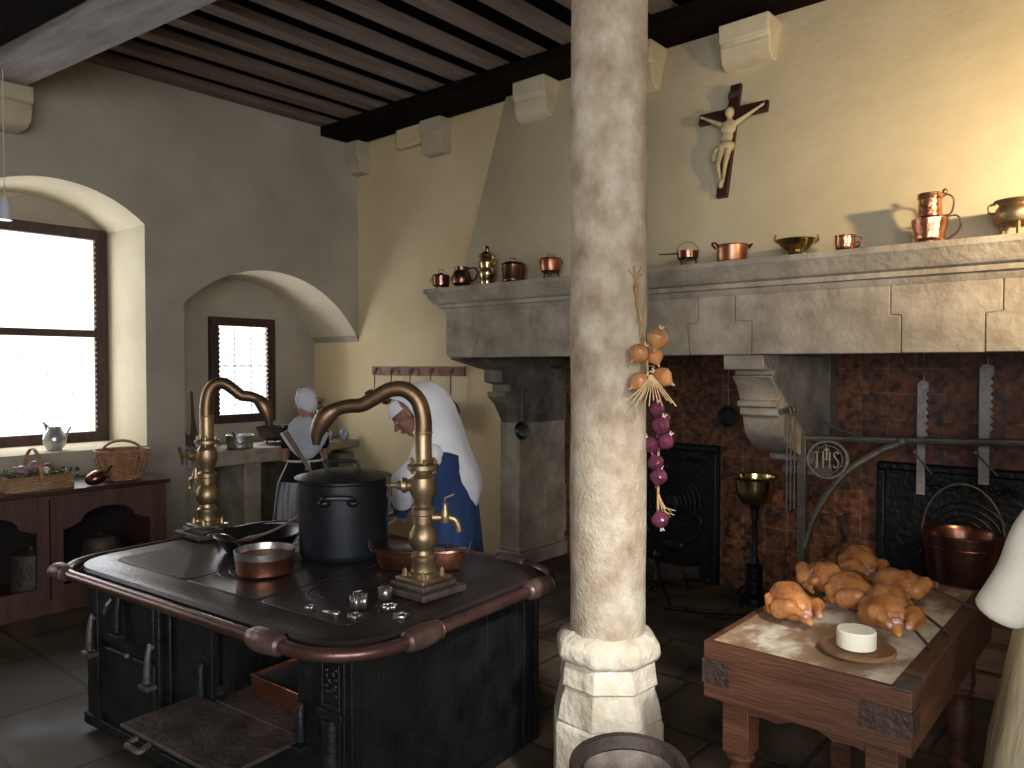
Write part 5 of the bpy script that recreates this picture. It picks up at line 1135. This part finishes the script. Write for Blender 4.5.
# --- nun bending over the back of the stove.  local x = forward (image left), y = toward camera, z up
rz = math.atan2(-.652, -.758)
t = thing('person', 'person in white veil and blue dress bending over the back of the stove', 'person', (-2.93, 2.98, 0), rz)
X_, Y_, Z_ = Vector((1, 0, 0)), Vector((0, 1, 0)), Vector((0, 0, 1))
mb = MB()
hd_c = (.285, 0, 1.385); fd = Vector((.74, 0.10, -.62))
P, R3 = head(mb, hd_c, fd, (.62, 0, .78), .098)
mb.cap((.20, 0, 1.27), (.13, 0, 1.20), .06, .07, 4)
mb.ell((.10, 0, 1.10), (.12, .17, .13)).ell((.05, 0, .95), (.10, .13, .13)).ell((.05, 0, .85), (.11, .14, .12))
for sy in (-1, 1):
    sh_ = Vector((.14, sy*.17, 1.17)); el = Vector((.28, sy*.20, 1.0)); wr = Vector((.30, sy*.15, .85)) if sy > 0 else Vector((.36, -.12, .84))
    mb.cap(sh_, el, .05, .042, 8).cap(el, wr, .04, .026, 8)
    hand(mb, wr, (.8, -.1*sy, -.45), (.4, 0, 1))
    mb.cap((.05, sy*.08, .85), (.06, sy*.08, .48), .08, .06, 9).cap((.06, sy*.08, .48), (.03, sy*.09, .09), .055, .04, 9).cap((-.01, sy*.09, .05), (.12, sy*.09, .035), .04, .032, 5)
mb.build('body', M['skindark'], t, remesh=.0055)
facebits(t, P, R3, .098)
# blue dress: skirt + bodice
lv = [(.08, .0, .02, .24, .27, .05), (.07, 0, .3, .21, .25, .06), (.06, 0, .6, .18, .22, .06), (.05, 0, .8, .155, .19, .04), (.04, 0, .93, .135, .165, .01), (.06, 0, 1.05, .14, .18, .0), (.10, 0, 1.18, .14, .20, 0), (.15, 0, 1.27, .09, .11, 0)]
MB().loft([cring((a, b_, c), X_, Y_, r1, r2, 48, 11, f_) for a, b_, c, r1, r2, f_ in lv]).build('blue_dress', M['blue'], t, ang=60)
# apron: front strip of white
ap = []
for z, a, f_ in ((.05, .27, .02), (.3, .235, .02), (.6, .20, .012), (.8, .17, .008), (.93, .145, 0)):
    ap.append([Vector((a*math.cos(q)+.06, (a*1.12)*math.sin(q), z)) + Vector((f_*math.sin(q*14), 0, 0)) for q in [-.95+1.9*i/18 for i in range(19)]])
MB().loft(ap, closed=False).build('apron', M['linen'], t, solid=.006, ang=60)
# white scapular collar and sleeves
sl = MB()
for sy in (-1, 1):
    sh_ = Vector((.14, sy*.16, 1.18)); el = Vector((.29, sy*.20, 1.03)); wr = Vector((.29, sy*.17, .95)) if sy > 0 else Vector((.32, -.14, .94))
    for a, b_, ra, rb in ((sh_, el, .070, .080), (el, wr, .080, .058)):
        sl.cap(a, b_, ra, rb, 8)
sl.ell((.17, 0, 1.14), (.11, .17, .13)).ell((.24, 0, 1.06), (.07, .13, .12))
sl.rough(.006, 14).build('white_sleeves', M['linen'], t, remesh=.009)
cf = MB()
for sy in (-1, 1):
    wr = Vector((.30, sy*.155, .865)) if sy > 0 else Vector((.355, -.125, .855))
    cf.tube([wr+Vector((-.01, 0, .07)), wr+Vector((.012, 0, .0))], [.052, .038], 14)
cf.build('blue_cuffs', M['blue'], t)
# veil as open rings
def hood(stn, amax=2.35, n=30, fold=.02):
    rings = []
    for k_, (cx, cz, ex, ez, a, b_, am) in enumerate(stn):
        e1 = Vector((ex, 0, ez)).normalized()
        rg = []
        for i in range(n):
            q = -am+2*am*i/(n-1); wob = 1+fold*math.sin(q*7+k_*.4)*min(1, k_/3)
            rg.append(Vector((cx, 0, cz)) - e1*(a*math.cos(q)*wob) + Y_*(b_*math.sin(q)*wob))
        rings.append(rg)
    return rings
stn = [(.375, 1.505, .77, -.64, .012, .012, 2.6), (.365, 1.50, .77, -.64, .055, .055, 2.2), (.34, 1.485, .75, -.66, .105, .090, 1.75), (.29, 1.465, .72, -.69, .16, .115, 1.6), (.24, 1.41, .76, -.65, .20, .135, 1.6), (.20, 1.33, .84, -.54, .20, .155, 1.6), (.16, 1.24, .92, -.4, .185, .175, 1.55), (.10, 1.14, .97, -.2, .16, .185, 1.45), (.02, 1.04, 1, -.05, .14, .16, 1.3), (-.04, .95, 1, 0, .075, .12, 1.2), (-.04, .86, 1, 0, .035, .07, 1.2), (-.03, .79, 1, 0, .015, .03, 1.2)]
MB().loft(hood(stn), closed=False).build('veil', M['veil'], t, solid=.008, ang=80, sub=1)
MB().loft([cring(Vector(P(.2, 0, d_)), R3.col[0], R3.col[1], .098*a, .098*b_, 24) for d_, a, b_ in ((.4, .78, .80), (.75, .66, .70), (1.05, .4, .5))]).build('brow_band', M['linen'], t)

# --- maid at the niche counter, back three-quarter.  x = forward (away from camera, toward the window wall)
rz2 = math.radians(150)
t = thing('person', 'person in white cap, shawl and black bodice standing at the niche counter', 'person', (-5.50, 3.74, 0), rz2)
t.scale = (.9, .88, 1)
mb = MB()
# head turned to her left (image left): local dir of image left
il = Matrix.Rotation(-rz2, 3, 'Z') @ Vector((-.80, -.60, -.12))
P, R3 = head(mb, (.02, .0, 1.335), il, (0, 0, 1), .092)
mb.cap((0, 0, 1.25), (0, 0, 1.14), .045, .055, 4).ell((0, 0, 1.05), (.10, .16, .13)).ell((0, 0, .90), (.09, .125, .13)).ell((0, 0, .78), (.11, .14, .1))
for sy in (-1, 1):
    if sy > 0: sh_, el, wr = Vector((0, .165, 1.10)), Vector((.07, .18, .88)), Vector((.24, .12, .92))
    else: sh_, el, wr = Vector((0, -.17, 1.10)), Vector((.08, -.19, .88)), Vector((.24, -.12, .90))
    mb.cap(sh_, el, .042, .036, 8).cap(el, wr, .035, .024, 8); hand(mb, wr, (wr-el), (0, 0, 1), .9)
    mb.cap((0, sy*.07, .75), (0, sy*.07, .42), .075, .05, 8).cap((0, sy*.07, .42), (0, sy*.07, .07), .048, .034, 8).cap((0, sy*.07, .04), (.12, sy*.07, .03), .032, .028, 4)
mb.build('body', M['skin'], t, remesh=.0055)
facebits(t, P, R3, .092)
lv = [(0, 0, .70, .20, .23, 0), (0, 0, .78, .16, .19, 0), (0, 0, .92, .105, .135, 0), (0, 0, 1.05, .115, .165, 0), (0, 0, 1.12, .075, .13, 0), (0, 0, 1.17, .05, .07, 0)]
MB().loft([cring((a, b_, c), X_, Y_, r1, r2, 40, 9, f_) for a, b_, c, r1, r2, f_ in lv]).build('bodice', M['blackcloth'], t, ang=60)
sl = MB()
sl.cap((0, .160, 1.11), (.04, .175, 1.0), .055, .052, 6).cap((0, -.165, 1.11), (.04, -.18, 1.0), .058, .055, 6)
sl.build('short_sleeve', M['blackcloth'], t, remesh=.009)
lv = [(.02, .26, .07), (.3, .24, .07), (.55, .22, .06), (.70, .19, .03), (.80, .15, 0)]
MB().loft([cring((0, 0, z), X_, Y_, r, r*1.1, 64, 18, f_) for z, r, f_ in lv]).build('skirt', M['stripe'], t, ang=60)
# shawl: shoulder cape with V point on the back (-x)
rg = []
for k_ in range(9):
    u = k_/8; r_ = []
    for i in range(33):
        q = 2*PI*i/33; back = max(0, -math.cos(q))
        a = .060+u*(.098+.012*back); b_ = .070+u*.155
        drop = (.12+.20*back**2.2)*u**1.2
        r_.append(Vector((a*math.cos(q), b_*math.sin(q), 1.225-drop-.02*u)))
    rg.append(r_)
MB().loft(rg, cap=False).build('shawl', M['fichu'], t, solid=.006, ang=70)
cp = MB(); cc = P(-.22, 0, .38)
cp.ell(cc, (.104, .094, .100), R3, 24).ell(P(-.55, 0, 0), (.078, .082, .085), R3, 20)
cp.rough(.004, 20).build('cap', M['veil'], t, remesh=.006)
MB().tube([Vector(cc)+R3.col[0]*(.058)+R3.col[1]*(.083*math.cos(q)*(1+.06*math.sin(9*q)))+R3.col[2]*(.09*math.sin(q)*(1+.06*math.sin(9*q))) for q in [2*PI*i/60 for i in range(60)]], .009, 6, True).build('cap_ruffle', M['veil'], t)
mb = MB().tube([(.155*math.cos(q)*.8, .165*math.sin(q)*.98, .865) for q in [2*PI*i/24 for i in range(24)]], .010, 6, True)
mb.tube([(-.13, -.02, .86), (-.17, .03, .72), (-.22, .05, .5)], .012, 6, flat=.4).tube([(-.13, -.02, .86), (-.18, -.05, .7), (-.22, -.07, .45)], .012, 6, flat=.4)
mb.build('apron_strings', M['linen'], t)
ap = []
for z, a in ((.10, .285), (.4, .262), (.68, .225), (.86, .14)):
    ap.append([Vector((a*math.cos(q), a*1.12*math.sin(q), z)) for q in [-1.75+3.5*i/20 for i in range(21)]])
MB().loft(ap, closed=False).build('apron', M['linen'], t, solid=.005, ang=60)

# --- person at the right of the butcher table, mostly outside the frame.  x = forward
rz3 = math.radians(175)
t = thing('person', 'person in navy dress, cream apron and long white sleeve right of butcher table', 'person', (-.13, 2.60, 0), rz3)
mb = MB()
P, R3 = head(mb, (.03, 0, 1.52), (1, .0, -.35), (0.3, 0, 1), .1)
mb.cap((0, 0, 1.45), (0, 0, 1.32), .055, .065, 4).ell((0, 0, 1.20), (.12, .18, .15)).ell((0, 0, 1.02), (.11, .14, .14)).ell((0, 0, .90), (.13, .17, .12))
sh_, el = {}, {}
mb.cap((0, .19, 1.32), (.08, .24, 1.22), .045, .04, 6).cap((.08, .24, 1.22), (.17, .27, 1.09), .038, .028, 8); hand(mb, (.17, .27, 1.09), (.5, 0, -1), (1, 0, .5), .7)
mb.cap((0, -.19, 1.32), (.08, -.24, 1.22), .045, .04, 6).cap((.08, -.24, 1.22), (.17, -.27, 1.09), .038, .028, 8); hand(mb, (.17, -.27, 1.09), (.5, 0, -1), (1, 0, .5), .7)
for sy in (-1, 1): mb.cap((0, sy*.09, .88), (0, sy*.09, .48), .09, .06, 8).cap((0, sy*.09, .48), (0, sy*.09, .08), .055, .04, 8).cap((0, sy*.09, .045), (.12, sy*.09, .035), .038, .03, 4)
mb.build('body', M['skin'], t, remesh=.006)
facebits(t, P, R3, .1)
lv = [(0, 0, .02, .26, .29, .05), (0, 0, .3, .245, .27, .05), (0, 0, .6, .22, .24, .04), (0, 0, .9, .17, .19, .02), (0, 0, 1.02, .135, .16, 0), (0, 0, 1.2, .14, .20, 0), (0, 0, 1.32, .10, .16, 0), (0, 0, 1.38, .06, .07, 0)]
MB().loft([cring((a, b_, c), X_, Y_, r1, r2, 48, 12, f_) for a, b_, c, r1, r2, f_ in lv]).build('navy_dress', M['navy'], t, ang=60)
ap = []
for z, a in ((.06, .30), (.3, .285), (.6, .255), (.9, .20), (1.02, .17), (1.15, .165)):
    ap.append([Vector((a*math.cos(q)*(1+.02*math.sin(q*11)), a*1.12*math.sin(q), z)) for q in [-.5+2.9*i/26 for i in range(27)]])
MB().loft(ap, closed=False).build('apron', M['cream'], t, solid=.008, ang=60)
MB().tube(bez([(.10, .185, .98), (.08, .20, .93), (.10, .205, .88), (.12, .2, .84)], 10), .008, 6).build('apron_bow', M['cream'], t)
sl = MB()
for sy in (1, -1):
    p0, p1, p2 = Vector((.0, sy*.17, 1.38)), Vector((.10, sy*.25, 1.24)), Vector((.195, sy*.26, .985))
    sl.tube(bez([p0, p1, (p1+p2)/2+Vector((-.01, 0, 0)), p2], 12), [.052+.012*i/12 for i in range(13)], 18)
sl.build('long_sleeves', M['creamsleeve'], t, ang=60, sub=1)
stn = [(.05, 1.63, .95, -.2, .012, .012, 2.6), (.04, 1.62, .95, -.2, .07, .065, 2.4), (.02, 1.58, 1, -.1, .12, .105, 2.1), (0, 1.50, 1, 0, .14, .125, 2.0), (0, 1.40, 1, 0, .15, .15, 1.9), (0, 1.28, 1, 0, .17, .20, 1.7), (0, 1.1, 1, 0, .17, .21, 1.5), (-.02, .95, 1, 0, .17, .20, 1.3)]
MB().loft(hood(stn), closed=False).build('veil', M['veil'], t, solid=.008, ang=80, sub=1)

# ------------------------------------------------------------------ every separate leg, handle and strap is a part of its own
SPLIT = {'legs': 'leg', 'handles': 'handle', 'short_sleeve': 'short_sleeve', 'scroll': 'scroll', 'apron_board': 'apron_board', 'dovetail_end': 'dovetail_end',
         'lugs': 'lug', 'blue_cuffs': 'blue_cuff', 'long_sleeves': 'long_sleeve', 'bolt': 'bolt', 'eyes': 'eye', 'iris': 'iris', 'side_board': 'side_board',
         'corner_strap': 'corner_strap', 'hearth_side': 'hearth_side', 'wire_handle': 'wire_handle', 'handle': 'handle', 'inner_back': 'inner_back', 'jamb_plinth': 'jamb_plinth'}
def split_parts():
    for o in list(S.objects):
        base = o.name.split('.')[0]
        if o.type != 'MESH' or o.parent is None or base not in SPLIT or o.children: continue
        bm = bmesh.new(); bm.from_mesh(o.data); bm.verts.ensure_lookup_table()
        seen = [-1]*len(bm.verts); k = 0
        for v in bm.verts:
            if seen[v.index] >= 0: continue
            st = [v]; seen[v.index] = k
            while st:
                a = st.pop()
                for e in a.link_edges:
                    b = e.other_vert(a)
                    if seen[b.index] < 0: seen[b.index] = k; st.append(b)
            k += 1
        if k < 2 or k > 12: bm.free(); continue
        if base in ('eyes', 'handle', 'wire_handle', 'handles') and k > 4: bm.free(); continue
        for j in range(k):
            b2 = bm.copy(); b2.verts.ensure_lookup_table()
            bmesh.ops.delete(b2, geom=[v for v in b2.verts if seen[v.index] != j], context='VERTS')
            me = bpy.data.meshes.new(SPLIT[base]); b2.to_mesh(me); b2.free(); me.materials.append(o.data.materials[0])
            me.shade_smooth(); me.set_sharp_from_angle(angle=math.radians(35))
            c = o.copy(); c.data = me; c.name = SPLIT[base]; C.objects.link(c)
        bm.free(); bpy.data.objects.remove(o)
split_parts()
